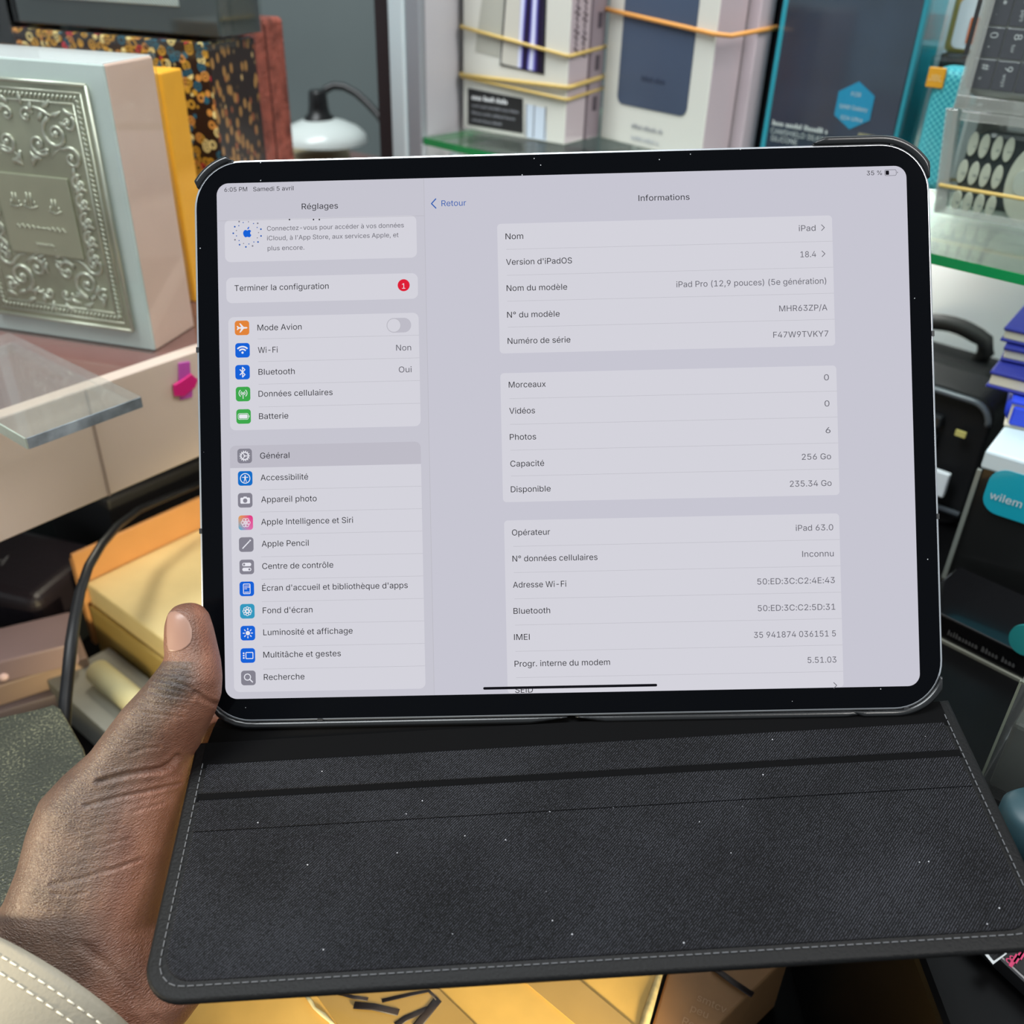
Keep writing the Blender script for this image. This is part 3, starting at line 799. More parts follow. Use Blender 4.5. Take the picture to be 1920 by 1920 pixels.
def dashes(r0, r1, f, off=.0003):
    P = [a.lerp(c, f) for a, c in zip(r0, r1)]; cen = sum(P, Vector()) / 40; acc = []
    for k in range(0, 40):
        a, c = P[k], P[(k + 1) % 40]; n = max(1, int((c - a).length / .0006))
        acc += [a.lerp(c, j / n) + (a - cen).normalized() * off for j in range(n)]
    for i in range(0, len(acc) - 4, 6): sb.tube([acc[i], acc[i + 2], acc[i + 4]], .0003, STI, 5)
dashes(rg[1], rg[2], .35); dashes(rg[1], rg[2], .85); dashes(rg[3], rg[4], .2); dashes(rg[3], rg[4], .45)
sb.build('stitching', sleeve)

# ================================================================== THE SHOP: table, counter, walls
def d2(a, c): return (c.x - a.x, c.y - a.y)
BLACKM = pbr('matt_black_board', rgb(22, 22, 24), .6); BLACKG = pbr('glossy_black', rgb(12, 12, 14), .18, 0, .5, coat=.5)
WALLM = pbr('grey_wall_paint', rgb(98, 108, 108), .8, noise=.05, nscale=6)
FLOORM = pbr('dark_floor_tiles', rgb(70, 66, 62), .5, noise=.2, nscale=3)
b = MB(); b.box((-2.2, -1.2, -.02), (2.2, 2.2, 0), FLOORM); tag(b.build('floor'), kind='structure')
b = MB(); b.box((-2.2, 1.42, 0), (2.2, 1.5, 2.8), WALLM); tag(b.build('wall_back'), kind='structure')
# packing table that carries everything low down
TABM = pbr('black_table_laminate', rgb(10, 10, 11), .4, 0, .15, noise=.2, nscale=12)
TZ = -.45
tb = thing('packing_table', 'black laminate table under the cardboard boxes, mostly hidden below the case', 'table', Matrix.Translation((0, .45, 0)))
b = MB(); b.box((-.75, -.50, CZ + TZ - .03), (.95, .9, CZ + TZ), TABM, .003); b.build('table_top', tb)
for x in (-.70, .88):
    for y in (-.45, .83):
        b = MB(); b.box((x, y, 0), (x + .05, y + .05, CZ + TZ - .029), BLACKM); b.build('leg', tb)

# left counter with a pale fascia
e = (.603, .798)
CF = FR((-.262 - .45 * e[0], .430 - .45 * e[1], -.22), e)
WOODR = pbr('reddish_brown_gloss_top', rgb(112, 78, 72), .16, 0, .5, coat=.5, noise=.12, nscale=14)
FASC = pbr('pale_beige_laminate', rgb(196, 178, 164), .45, noise=.04, nscale=10)
cnt = thing('shop_counter', 'shop counter with glossy red-brown top and pale beige front board at left', 'counter', CF)
b = MB(); b.box((0, .004, -.012), (1.02, .62, 0), WOODR, .001); b.build('counter_top', cnt)
b = MB(); b.box((0, -.006, -.066), (1.02, .004, .0005), FASC, .0008); b.box((.493, -.0065, -.066), (.4945, -.0055, 0), pbr('board_joint', rgb(150, 132, 120), .6)); b.build('front_board', cnt)
for x in (.02, .97):
    b = MB(); b.box((x, .55, -.23), (x + .04, .59, -.012), BLACKM); b.build('leg', cnt)
    b = MB(); b.box((x, .01, -.23), (x + .02, .03, -.012), BLACKM); b.build('leg', cnt)

# ------------------------------------------------------------------ white gift box with embossed silver plate
GF = FR((-.212 - .968 * .115, .516 + .25 * .115, -.22), (.968, -.25))
GW, GD, GH = .115, .043, .153
gift = thing('gift_box', 'white gift box with embossed silver plate on its front, wrapped in clear film', 'box', GF)
PEARL = pbr('pearl_white_card', rgb(196, 208, 204), .25, .0, .5, coat=.8, noise=.03, nscale=25); PEACH = pbr('peach_card', rgb(222, 190, 174), .45, noise=.02, nscale=40)
b = MB(); b.box((0, 0.0015, 0), (GW, GD, GH), PEACH, .0012); b.box((0, 0, 0.0005), (GW, .0018, GH), PEARL, .0008); b.box((.001, .001, GH - .0008), (GW - .001, GD - .001, GH + .0004), pbr('white_card', rgb(236, 238, 238), .3, coat=.6)); b.build('carton', gift)
SILV = pbr('embossed_silver', rgb(204, 206, 190), .38, .75, .5, noise=.16, nscale=30)
SILVD = pbr('embossed_silver_ground', rgb(172, 174, 152), .46, .7, .5, noise=.22, nscale=22)
px0, px1, pz0, pz1 = .012, .104, .012, .143
pcx = (px0 + px1) / 2
b = MB(); b.box((px0, -.0016, pz0), (px1, .0005, pz1), SILVD, .0004); plate = b.build('embossed_plate', gift)
b = MB()
for (a, c) in (((px0, pz0), (px1, pz0)), ((px1, pz0), (px1, pz1)), ((px1, pz1), (px0, pz1)), ((px0, pz1), (px0, pz0))):
    b.tube([(a[0], -.0018, a[1]), (c[0], -.0018, c[1])], .0010, SILV, 8)
    for off in (.004, .0095):
        A = Vector((a[0], a[1])); C = Vector((c[0], c[1])); cen = Vector((pcx, (pz0 + pz1) / 2))
        A = A + Vector((math.copysign(off, cen.x - A.x), math.copysign(off, cen.y - A.y))); C = C + Vector((math.copysign(off, cen.x - C.x), math.copysign(off, cen.y - C.y)))
        b.tube([(A.x, -.0017, A.y), (C.x, -.0017, C.y)], .0006, SILV, 6)
    A = Vector(a); C = Vector(c); A += Vector((math.copysign(.0067, pcx - A.x), math.copysign(.0067, .0775 - A.y))); C += Vector((math.copysign(.0067, pcx - C.x), math.copysign(.0067, .0775 - C.y)))
    n = int((C - A).length / .0026)
    for k in range(n):
        q = A.lerp(C, (k + .5) / n); dd = (C - A).normalized() * .0008; nn = Vector((-dd.y, dd.x)) * 1.4
        b.tube([(q.x - dd.x - nn.x, -.0017, q.y - dd.y - nn.y), (q.x, -.0022, q.y), (q.x + dd.x + nn.x, -.0017, q.y + dd.y + nn.y)], .0006, SILV, 5)
b.build('plate_border', plate)
def scroll(bb, cx, cz, r, turns, a0, sgn, w=.0012, tail=None):
    pts = []; rad = []; N = 26
    for k in range(N + 1):
        f = k / N; a = a0 + sgn * turns * 2 * math.pi * f; rr = r * (1 - .82 * f)
        pts.append((cx + rr * math.cos(a), -.0016 - .0006 * f, cz + rr * math.sin(a))); rad.append(w * (1 - .45 * f))
    if tail:
        T = [Vector(pts[0]).lerp(Vector((tail[0], -.0014, tail[1])), k / 5) for k in range(5, 0, -1)]
        for k, q in enumerate(T): q.z += .002 * math.sin(math.pi * k / 5)
        pts = [tuple(q) for q in T] + pts; rad = [w * (.3 + .14 * k) for k in range(5)] + rad
    bb.tube(pts, rad, SILV, 6)
    bb.lathe([(0, .0022), (w * .9, .0018), (w * 1.3, .001)], SILV, 10, Matrix.Translation((cx, -.0010, cz)) @ Matrix.Rotation(math.pi / 2, 4, 'X'), False)
def leafs(bb, cx, cz, a, l, w):
    pts = []; 
    for k in range(7):
        f = k / 6; bend = a + .5 * f
        pts.append((cx + l * f * math.cos(bend), -.0014 - .0008 * math.sin(math.pi * f), cz + l * f * math.sin(bend)))
    bb.tube(pts, [w * (.25 + math.sin(math.pi * min(1, .12 + .88 * k / 6)) * .9) for k in range(7)], SILV, 6, .6, (0, 1, 0))
random.seed(3)
b = MB()
for sx in (-1, 1):
    X = lambda v: pcx + sx * v
    def SCR(dx, z, r, tn, a0, sg, w=.0012, tail=None):
        scroll(b, X(dx), z, r, tn, a0 if sx > 0 else math.pi - a0, sg * sx, w, (X(tail[0]), tail[1]) if tail else None)
    for zz, fl_ in ((.118, 1), (.037, -1)):
        SCR(.022, zz, .0085, 1.4, 1.6 * fl_, 1 * fl_, .0014, (.004, zz + .012 * fl_)); SCR(.010, zz - .006 * fl_, .0062, 1.2, -.4 * fl_, -1 * fl_, .0012, (.002, zz - .016 * fl_))
        SCR(.029, zz - .012 * fl_, .0058, 1.3, 2.2 * fl_, -1 * fl_, .0012, (.016, zz - .013 * fl_)); SCR(.006, zz + .008 * fl_, .0042, 1.1, .3, 1 * fl_, .001)
        SCR(.031, zz + .006 * fl_, .0042, 1.2, .9, -1 * fl_, .0011)
        for k in range(7):
            leafs(b, X(.004 + .0042 * k), zz + (.013 - .0035 * (k % 3)) * fl_, (1.2 - .35 * k) * fl_ if sx > 0 else math.pi - (1.2 - .35 * k) * fl_, .007, .0012)
        for k in range(5):
            leafs(b, X(.003), zz - .018 * fl_ + .002 * k * fl_, (.9 - .5 * k) if sx > 0 else math.pi - (.9 - .5 * k), .0075, .0011)
    for zz in (.093, .083, .073, .063, .053):
        SCR(.0305, zz, .0048, 1.2, 1.4, 1 if int(zz * 1000) % 2 else -1, .0012, (.026, zz - .006)); leafs(b, X(.027), zz + .003, .9 if sx > 0 else math.pi - .9, .008, .0011); leafs(b, X(.034), zz - .004, 2.2 if sx > 0 else math.pi - 2.2, .006, .001)
b.build('scroll_relief', plate)
b = MB(); b.box((pcx - .0235, -.0028, .0515), (pcx + .0235, -.0008, .0955), pbr('plain_silver', rgb(186, 188, 164), .44, .7, .5, noise=.08, nscale=20), .0005); b.build('inscription_panel', plate)
b = MB()
# calligraphic strokes of the illegible title
def cal(x, z, s):
    b.tube([(x, -.0030, z), (x + .5 * s, -.0030, z - .12 * s), (x + 1.0 * s, -.0030, z + .05 * s)], .0005, SILV, 5)
    for k in (.15, .35, .62, .8): b.tube([(x + k * s, -.0030, z), (x + (k + .02) * s, -.0030, z + (.35 + .5 * (k in (.35, .62))) * s)], .0004, SILV, 5)
cal(pcx - .017, .0785, .008); cal(pcx - .008, .0785, .009); cal(pcx + .008, .077, .008)
for z in (.067,):
    pts = []
    for k in range(70):
        f = k / 69; pts.append((pcx - .016 + .032 * f, -.0030, z + .0011 * math.sin(f * 62) * (.6 + .4 * math.sin(f * 9)) - .002 * f * 0))
    b.tube(pts, .00035, SILV, 5)
pts = [(pcx - .006 + .012 * k / 29, -.0030, .0575 + .0008 * math.sin(k * 1.3)) for k in range(30)]; b.tube(pts, .0003, SILV, 5)
b.build('inscription', plate)
FILM = clear('cellophane', gloss=.10, rough=.04)
b = MB(); b.box((-.001, -.0038, .0002), (GW + .001, GD + .001, GH + .0012), FILM, .001); b.build('clear_film', gift)

# mustard box behind
b = MB(); MUST = pbr('mustard_card', rgb(222, 160, 38), .55, noise=.03, nscale=60)
b.box((0, 0, 0), (.10, .022, .139), MUST, .0012)
tag(b.build('carton_box', None, FR((-.213 - .968 * .10, .600 + .25 * .10, -.22), (.968, -.25))), 'slim mustard yellow box upright behind the white gift box', 'box')

# patterned box
t = NT('african_print_paper'); p = t.n('BsdfPrincipled', i_Roughness=.35); p.inputs['Coat Weight'].default_value = .4
vo = t.n('TexVoronoi', i_Scale=190.0); t.l(t.coord(), vo.inputs['Vector'])
v2 = t.n('TexVoronoi', i_Scale=26.0); t.l(t.coord(), v2.inputs['Vector'])
sp = t.n('SeparateColor'); t.l(vo.outputs['Color'], sp.inputs[0])
pal = t.ramp(sp.outputs[0], [(0, rgb(196, 146, 50)), (.36, rgb(30, 92, 112)), (.58, rgb(232, 210, 140)), (.78, rgb(206, 140, 66)), (.9, rgb(190, 48, 60))], 'CONSTANT')
dd = t.ramp(vo.outputs['Distance'], [(0, (1, 1, 1, 1)), (.20, (1, 1, 1, 1)), (.24, (0, 0, 0, 1)), (.32, (0, 0, 0, 1)), (.36, (1, 1, 1, 1)), (.54, (1, 1, 1, 1)), (.60, (0, 0, 0, 1))])
m1 = t.n('Mix', data_type='RGBA'); t.l(dd, m1.inputs[0]); m1.inputs[6].default_value = rgb(36, 22, 18); t.l(pal, m1.inputs[7])
rg2 = t.ramp(v2.outputs['Distance'], [(0, (1, 1, 1, 1)), (.22, (1, 1, 1, 1)), (.24, (0, 0, 0, 1))]); wv = t.n('Math', operation='MULTIPLY', i_1=70.0); t.l(v2.outputs['Distance'], wv.inputs[0]); sn = t.n('Math', operation='SINE'); t.l(wv.outputs[0], sn.inputs[0])
rc = t.ramp(sn.outputs[0], [(.3, rgb(120, 18, 30)), (.55, rgb(206, 56, 70))])
s2 = t.n('SeparateColor'); t.l(v2.outputs['Color'], s2.inputs[0]); g2 = t.n('Math', operation='GREATER_THAN', i_1=.62); t.l(s2.outputs[0], g2.inputs[0])
mm = t.n('Math', operation='MULTIPLY'); t.l(rg2, mm.inputs[0]); t.l(g2.outputs[0], mm.inputs[1])
m2 = t.n('Mix', data_type='RGBA'); t.l(mm.outputs[0], m2.inputs[0]); t.l(m1.outputs[2], m2.inputs[6]); t.l(rc, m2.inputs[7]); t.l(m2.outputs[2], p.inputs['Base Color']); t.l(p.outputs[0], t.out.inputs[0])
PRINT = t.m
t = NT('shaded_print_paper_side'); p = t.n('BsdfPrincipled', i_Roughness=.35)  # droplet print of the side in darker tones, its shade put into the colour
vo = t.n('TexVoronoi', i_Scale=240.0); t.l(t.coord((1, 1, .5)), vo.inputs['Vector'])
nz = t.n('TexNoise', i_Scale=26.0, i_Detail=1.0); t.l(t.coord(), nz.inputs['Vector'])
msk = t.ramp(nz.outputs[0], [(.40, (0, 0, 0, 1)), (.46, (1, 1, 1, 1))])
dd = t.ramp(vo.outputs['Distance'], [(.36, (1, 1, 1, 1)), (.44, (0, 0, 0, 1))]); mm = t.n('Math', operation='MULTIPLY'); t.l(dd, mm.inputs[0]); t.l(msk, mm.inputs[1])
sp = t.n('SeparateColor'); t.l(vo.outputs['Color'], sp.inputs[0]); pal = t.ramp(sp.outputs[0], [(0, rgb(158, 116, 60)), (.5, rgb(214, 180, 120)), (.8, rgb(150, 84, 44))], 'CONSTANT')
m1 = t.n('Mix', data_type='RGBA'); t.l(mm.outputs[0], m1.inputs[0]); m1.inputs[6].default_value = rgb(30, 15, 14); t.l(pal, m1.inputs[7]); t.l(m1.outputs[2], p.inputs['Base Color']); t.l(p.outputs[0], t.out.inputs[0])
PRINTS = t.m
PF = FR((-.197 - .946 * .15, .640 + .324 * .15, -.22), (.946, -.324))
pb = thing('patterned_box', 'box covered in dark red, gold and teal printed paper behind the mustard box', 'box', PF)
b = MB(); b.box((0, 0, 0), (.15, .052, .151), PRINT, .001); b.build('carton', pb)
b = MB(); b.box((.1495, .001, .001), (.1508, .051, .150), PRINTS); tag(b.build('side_panel', pb), 'side panel with gold droplets, shade put into its colours')
b = MB(); b.box((.0, -.001, .1465), (.1512, .053, .1525), FILM); b.build('clear_film', pb)

# red-brown textured box
REDL = pbr('red_brown_crinkle_paper', rgb(140, 74, 60), .45, 0, .5, noise=.4, nscale=90, bump=.8, bscale=260, bumpdist=.002)
RF = FR((-.190 - .946 * .13, .700 + .324 * .13, -.22), (.946, -.324))
b = MB(); b.box((0, 0, 0), (.13, .052, .158), REDL, .003); b.box((.1296, .026, .004), (.1304, .0272, .154), pbr('crease_brown', rgb(60, 28, 24), .7))
tag(b.build('carton_box', None, RF), 'red-brown crinkled paper box upright behind the patterned box', 'box')

# black gift box in film on top, and its neighbour
DKGRN = pbr('dark_grey_green_card', rgb(52, 60, 60), .2, 0, .5, coat=.7, noise=.1, nscale=10)
KF = FR((-.187 - .946 * .155, .640 + .324 * .155, -.066), (.946, -.324))
kb = thing('black_gift_box', 'dark gift box with pale grooved panel lying on the patterned box', 'box', KF)
b = MB(); b.box((0, 0, 0), (.155, .045, .11), DKGRN, .0015); b.build('carton', kb)
t = NT('pale_grooved_card'); p = t.n('BsdfPrincipled', i_Roughness=.4); wv = t.n('TexWave', i_Scale=300.0); wv.bands_direction = 'DIAGONAL'; t.l(t.coord(), wv.inputs['Vector']); t.l(t.ramp(wv.outputs[1], [(.3, rgb(140, 154, 152)), (.6, rgb(196, 208, 206))]), p.inputs['Base Color']); t.l(p.outputs[0], t.out.inputs[0])
b = MB(); b.box((.012, -.0012, .0155), (.128, .001, .10), t.m, .0006); b.build('grooved_panel', kb)
b = MB(); b.box((-.001, -.003, .0), (.156, .046, .112), FILM, .001); b.build('clear_film', kb)
NF = FR((-.187 - .946 * .29, .640 + .324 * .29, -.066), (.946, -.324))
nb2 = thing('black_gift_box', 'black gift box in shiny film at the far left, beside the grooved one', 'box', NF)
b = MB(); b.box((0, 0, -.154), (.128, .045, .11), BLACKG, .0015); b.build('carton', nb2)
b = MB(); b.box((-.001, -.002, -.1535), (.129, .046, .112), FILM, .001)
b.tube([(.118, -.0022, .10), (.112, -.004, .06), (.118, -.003, .02), (.114, -.002, -.01)], [.001, .003, .0025, .0008], FILM, 8); b.build('clear_film', nb2)

# acrylic riser
AF = FR((-.2302, .3925, -.2195), e)
t = NT('clear_acrylic'); g = t.n('BsdfGlass', i_IOR=1.49, i_Roughness=.02); g.inputs['Color'].default_value = (.96, .97, .96, 1); t.l(g.outputs[0], t.out.inputs[0])
ACR = clear('clear_acrylic_face', tint=(.97, .98, .97, 1), gloss=.08, rough=.06, haze=.06, hazecol=(.72, .74, .72, 1)); ACRE = pbr('acrylic_cut_edge', rgb(150, 160, 168), .15, .35, .5, noise=.55, nscale=70)
b = MB(); b.box((0, 0, 0), (.062, .132, .0062), ACR, .0004)
b.box((.0005, -.0003, .0003), (.0615, .0004, .0059), ACRE); b.box((-.0003, .0005, .0003), (.0004, .1315, .0059), pbr('acrylic_long_edge', rgb(176, 186, 172), .2, .1, .5, noise=.2, nscale=30))
tag(b.build('acrylic_block', None, AF), 'clear acrylic display block overhanging the pale front board', 'display block')
# the crumpled tag on the fascia
nrm = Vector((.798, -.603, 0)); rr = ray(345, 722); tt = (nrm.dot(rel(-.262, .43, 0) - CAM) + .007) / nrm.dot(rr); TP = CAM + rr * tt
MAG = pbr('magenta_paper', rgb(196, 12, 108), .5); MAG2 = pbr('violet_paper', rgb(176, 72, 158), .5)
tg = thing('price_tag', 'crumpled magenta paper tag stuck on the pale front board', 'tag', Matrix.Translation(TP) @ FR((0, 0, -CZ), e).to_3x3().to_4x4())
b = MB(); b.prism([(-.008, -.004), (-.002, -.006), (.006, -.003), (.009, .001), (.005, .006), (-.002, .004), (-.0075, .003)], 0, .002, MAG, .0005, FACE); b.build('paper_fold', tg)
b = MB(); b.prism([(-.003, .003), (.005, .004), (.006, .013), (-.001, .014)], -.0006, .0006, MAG2, 0, FACE); b.prism([(-.004, -.008), (.004, -.009), (.005, -.004), (-.003, -.004)], -.0006, .0004, MAG2, 0, FACE); b.build('paper_tail', tg)

# ------------------------------------------------------------------ desk lamp and tan pot on the counter
lx = rel(0, 0, 0)
LP = atd(607, 256, .93); 
LAMPB = pbr('black_enamel', rgb(14, 14, 15), .35); WENA = pbr('white_enamel', rgb(206, 214, 210), .3, coat=.3)
dl = thing('desk_lamp', 'small desk lamp with shallow white shade, black socket and curved black neck', 'lamp', Matrix.Translation(LP))
b = MB(); b.lathe([(.043, -.004), (.0425, -.001), (.041, .003), (.034, .009), (.022, .014), (.012, .0165), (.0, .017)], WENA, 48, None, False); b.lathe([(.0, .0155), (.012, .015), (.033, .0075), (.040, .0015), (.0425, -.0035)], pbr('white_enamel_inside', rgb(200, 196, 180), .4), 48, None, False); b.build('lamp_shade', dl)
b = MB(); b.lathe([(.0148, .0145), (.014, .018), (.0105, .021), (.0092, .028), (.0085, .040), (.0072, .042), (0, .0425)], LAMPB, 28, Matrix.Translation((-.003, 0, 0)), False); b.build('socket', dl)
b = MB(); npts = []
for px, py, d in ((603, 176, .93), (612, 167, .93), (626, 161, .93), (645, 163, .93), (668, 175, .93), (690, 195, .93), (710, 217, .93), (728, 245, .93), (742, 285, .93)): npts.append(atd(px, py, d) - LP)
last = npts[-1]; base_pt = Vector((last.x + .012, last.y, CZ - .22 - LP.z)); npts += [last.lerp(base_pt, .5), base_pt + Vector((0, 0, .004))]
b.tube(npts, .0036, LAMPB, 10); b.build('neck', dl)
b = MB(); b.lathe([(0, .010), (.03, .009), (.042, .006), (.043, 0), (0, 0)], LAMPB, 36, Matrix.Translation(base_pt), False); b.build('base', dl)
b = MB(); q = onz(590, 300, -.22)
cen = atd(592, 300, .99); b.lathe([(.036, -(cen.z - CZ + .22)), (.036, .006), (.034, .012), (0, .012)], pbr('tan_tin', rgb(150, 138, 108), .5), 32, None, False)
tag(b.build('round_tin', None, Matrix.Translation(cen)), 'tan round tin under the white lamp shade, mostly hidden', 'tin')
b = MB(); b.tube([atd(515, 190, 1.04), atd(530, 204, 1.03), atd(542, 222, 1.03), atd(546, 240, 1.03), onz(520, 268, -.2185)], .0015, LAMPB, 8)
tag(b.build('cable', None), 'thin dark cable curving beside the red-brown box', 'cable')

# ================================================================== GLASS SHELF UNIT ON THE RIGHT
SD = (.741, -.671); ND = (.671, .741)
def unit(a, dpt=0.0, z=0.0): return (-.0746 + SD[0] * a + ND[0] * dpt, .75 + SD[1] * a + ND[1] * dpt, z)
def onface(M, px, py, y=0.0):
    I = M.inverted(); o = I @ CAM; d = I.to_3x3() @ ray(px, py); t_ = (y - o.y) / d.y; q = o + d * t_
    return q.x, q.z
LILAC = pbr('lilac_grey_panel', rgb(188, 186, 192), .5); WHITEP = pbr('white_panel', rgb(226, 232, 236), .4); POSTW = pbr('white_aluminium_post', rgb(206, 220, 224), .3, .2); POSTD = pbr('dark_brown_post', rgb(34, 24, 26), .5); POSTG = pbr('grey_post', rgb(150, 154, 160), .4, .3)
UF = FR(unit(0), SD)
su = thing('shelf_unit', 'white shelf unit with lilac side panel and grey posts, holding the green-edged glass shelf', 'shelf', UF)
b = MB(); b.box((-.0165, -.002, -.22), (-.002, .004, .5), POSTG, .001); b.prism([(-.012, .004), (-.002, .004), (-.064, .2), (-.074, .2)], -.22, .5, LILAC); b.build('side_panel', su)
b = MB(); b.box((-.034, -.004, -.22), (-.017, .012, .5), POSTW, .002); b.build('post', su)
b = MB(); b.box((-.051, -.002, -.22), (-.0345, .014, .5), POSTD, .001); tag(b.build('post', su), 'dark brown post')
b = MB(); b.box((.03, .222, -.3095), (.66, .232, .5), WHITEP); b.build('back_panel', su)
b = MB(); b.lathe([(.004, 0), (.004, .006), (.003, .008), (0, .008)], POSTG, 14, Matrix.Translation((-.002, .030, -.158)) @ Matrix.Rotation(math.pi / 2, 4, 'Y'), False); b.build('shelf_pin', su)
# base cabinet below
BF = FR((.150, .165, TZ), (1, 0))
b = MB(); b.box((0, 0, 0), (.62, .68, -.31 - TZ), pbr('black_cabinet', rgb(9, 9, 10), .35, 0, .15, noise=.3, nscale=9), .003)
tag(b.build('display_cabinet', None, BF), 'black base cabinet under the packages and black cases at right', 'cabinet')
GL = clear('shelf_glass', tint=(.86, .93, .88, 1), gloss=.14, rough=.02)
GE = pbr('green_glass_edge', rgb(24, 128, 72), .12, 0, .5, coat=.5, noise=.18, nscale=20)
b = MB(); b.box((-.001, .0006, -.005), (.64, .215, 0), GL); b.box((-.001, -.0004, -.005), (.64, .0005, 0), GE); b.box((-.0016, 0, -.005), (-.0011, .215, 0), GE)
tag(b.build('glass_shelf', None, FR(unit(0, 0, -.14), SD)), 'clear glass shelf with green front edge carrying the phone boxes', 'shelf')
# LED strip fixed to the back panel under the glass
ls = thing('led_strip', 'short white LED strip fixed under the back of the glass shelf', 'lamp', FR(unit(.205, .200, -.1535), SD))
b = MB(); b.box((-.10, -.010, .0055), (.10, .006, .008), WHITEP, .0005); b.build('housing', ls)
b = MB(); b.box((-.098, -.008, .0), (.098, .004, .0054), emit('led_diffuser', (1, .98, .92, 1), 70), .0015); b.build('diffuser', ls)

BODYW = pbr('white_box_card', rgb(206, 206, 198), .45, coat=.2); SIDEL = pbr('mauve_box_side', rgb(186, 172, 178), .45); SIDEM = pbr('mauve_grey_box_side', rgb(140, 126, 134), .45); INKM = pbr('black_print', rgb(28, 28, 32), .5); WHM = pbr('white_print', rgb(220, 222, 224), .5); GREYM = pbr('grey_print', rgb(120, 122, 128), .5)
BAND = pbr('tan_rubber_band', rgb(196, 168, 96), .5)
def put_text(parent, name, txt, x, z, size, m, rot=0.0, off=.0006, align='LEFT', F=None, bold=.0):
    me = text_mesh(txt, size, 'LEFT', bold); a, c = mesh_width(me)
    ox = {'LEFT': -a, 'CENTER': -(a + c) / 2, 'RIGHT': -c}[align]
    bt = MB(); bt.add_mesh(me, (F or face(x, z, off, rot)) @ Matrix.Translation((ox, 0, 0)), m); bpy.data.meshes.remove(me)
    return bt.build(name, parent)
def put_smudge(parent, name, x, z, w, h, m, F=None, off=.0006, seed=1):
    """a line of print too blurred to read: short strokes grouped like words"""
    rs = random.Random(seed); bt = MB(); u = 0.0
    while u < w:
        wl_ = min(w - u, h * rs.uniform(2.0, 5.0)); v = u
        while v < u + wl_:
            cw_ = h * rs.uniform(.28, .5); hh_ = h * rs.choice((.7, .7, 1.0))
            bt.prism([(v, 0), (v + cw_, 0), (v + cw_, hh_ * .55), (v + cw_ * .6, hh_), (v, hh_)], 0, 0, m); v += cw_ + h * .14
        u = v + h * .45
    bmesh.ops.transform(bt.bm, matrix=(F or face(x, z, off)), verts=bt.bm.verts)
    return bt.build(name, parent)
SIDEF = Matrix(((0, 0, 1, 0), (1, 0, 0, 0), (0, 1, 0, 0), (0, 0, 0, 1)))   # xy drawing -> right side of a box

# phone box with printed handset
A0 = onz(868, 240, -.14); A1 = onz(1057, 272, -.14)
xd = d2(A0, A1); W1 = math.hypot(*xd); D1 = .027; H1 = .172
F1 = FR((A0.x, A0.y, -.14), xd)
pbx = thing('phone_box', 'white phone box with printed purple-screen handset and black label, left on the glass shelf', 'box', F1)
b = MB(); b.box((0, 0, 0), (W1, D1, H1), BODYW, .0008); b.box((W1 - .0006, .0008, .0008), (W1 + .0003, D1 - .0008, H1 - .001), SIDEL); b.build('carton', pbx)
q = [onface(F1, *p_) for p_ in ((878, 165), (981, 185), (981, 250), (878, 233))]
b = MB(); b.prism(q, .0003, .0005, BLACKM, 0, FACE); lab = b.build('black_label', pbx)
x_, z_ = q[0]; wl = q[1][0] - q[0][0]; hl = q[0][1] - q[3][1]
for k, (wf, hf) in enumerate(((.62, .0036), (.86, .0022), (.82, .0022), (.55, .0021))): put_smudge(lab, 'label_text', x_ + .004, z_ - .0075 - k * .0052, wl * wf, hf, WHM if k == 0 else GREYM, seed=k + 3)
b = MB(); q2 = [onface(F1, *p_) for p_ in ((988, 195), (1024, 203), (1024, 275), (988, 265))]
PALEB = pbr('pale_blue_print', rgb(196, 208, 222), .45)
b.prism([(max(.001, x), max(.001, z)) for x, z in q2], .0003, .0005, PALEB, 0, FACE)
for f in (0, .42, 1): x = q2[0][0] * (1 - f) + q2[1][0] * f; b.box((x - .0004, -.0008, .002), (x + .0004, -.0003, q2[0][1]), GREYM)
b.build('printed_outline', pbx)
PUR = NT('printed_purple_wallpaper'); p = PUR.n('BsdfPrincipled', i_Roughness=.35); wv = PUR.n('TexWave', i_Scale=26.0, i_Distortion=3.0); PUR.l(PUR.coord((1, 1, .25)), wv.inputs['Vector'])
PUR.l(PUR.ramp(wv.outputs[1], [(0, rgb(22, 16, 34)), (.45, rgb(58, 50, 120)), (.75, rgb(130, 130, 214)), (1, rgb(225, 230, 245))]), p.inputs['Base Color']); PUR.l(p.outputs[0], PUR.out.inputs[0])
q3 = [onface(F1, *p_) for p_ in ((951, -60), (1027, -45), (1021, 140), (938, 122))]
b = MB(); b.prism(q3, .0003, .0006, INKM, .0, FACE)
q4 = [onface(F1, *p_) for p_ in ((955, -60), (1024, -45), (1018, 137), (941, 119))]; q4 = [q4[0], (q4[0][0] * .62 + q4[1][0] * .38, q4[0][1]), (q4[3][0] * .6 + q4[2][0] * .4, q4[3][1] * .6 + q4[2][1] * .4), q4[3]]
b.prism(q4, .0006, .0008, pbr('pale_print', rgb(196, 194, 184), .4), 0, FACE)
q5 = [(q4[1][0], q4[1][1]), onface(F1, 1022, -45), onface(F1, 1016, 136), q4[2]]
b.prism(q5, .0006, .0008, PUR.m, 0, FACE); b.build('printed_handset', pbx)
q6 = [onface(F1, *p_) for p_ in ((908, -30), (950, -20), (936, 108), (891, 96))]
b = MB(); b.prism(q6, .0002, .0003, pbr('grey_print_panel', rgb(168, 168, 158), .45), 0, FACE); b.build('printed_shadow_handset', pbx)
DMV = pbr('dark_mauve_print', rgb(104, 90, 97), .5); zs0 = onface(F1, 1062, 100)[1]
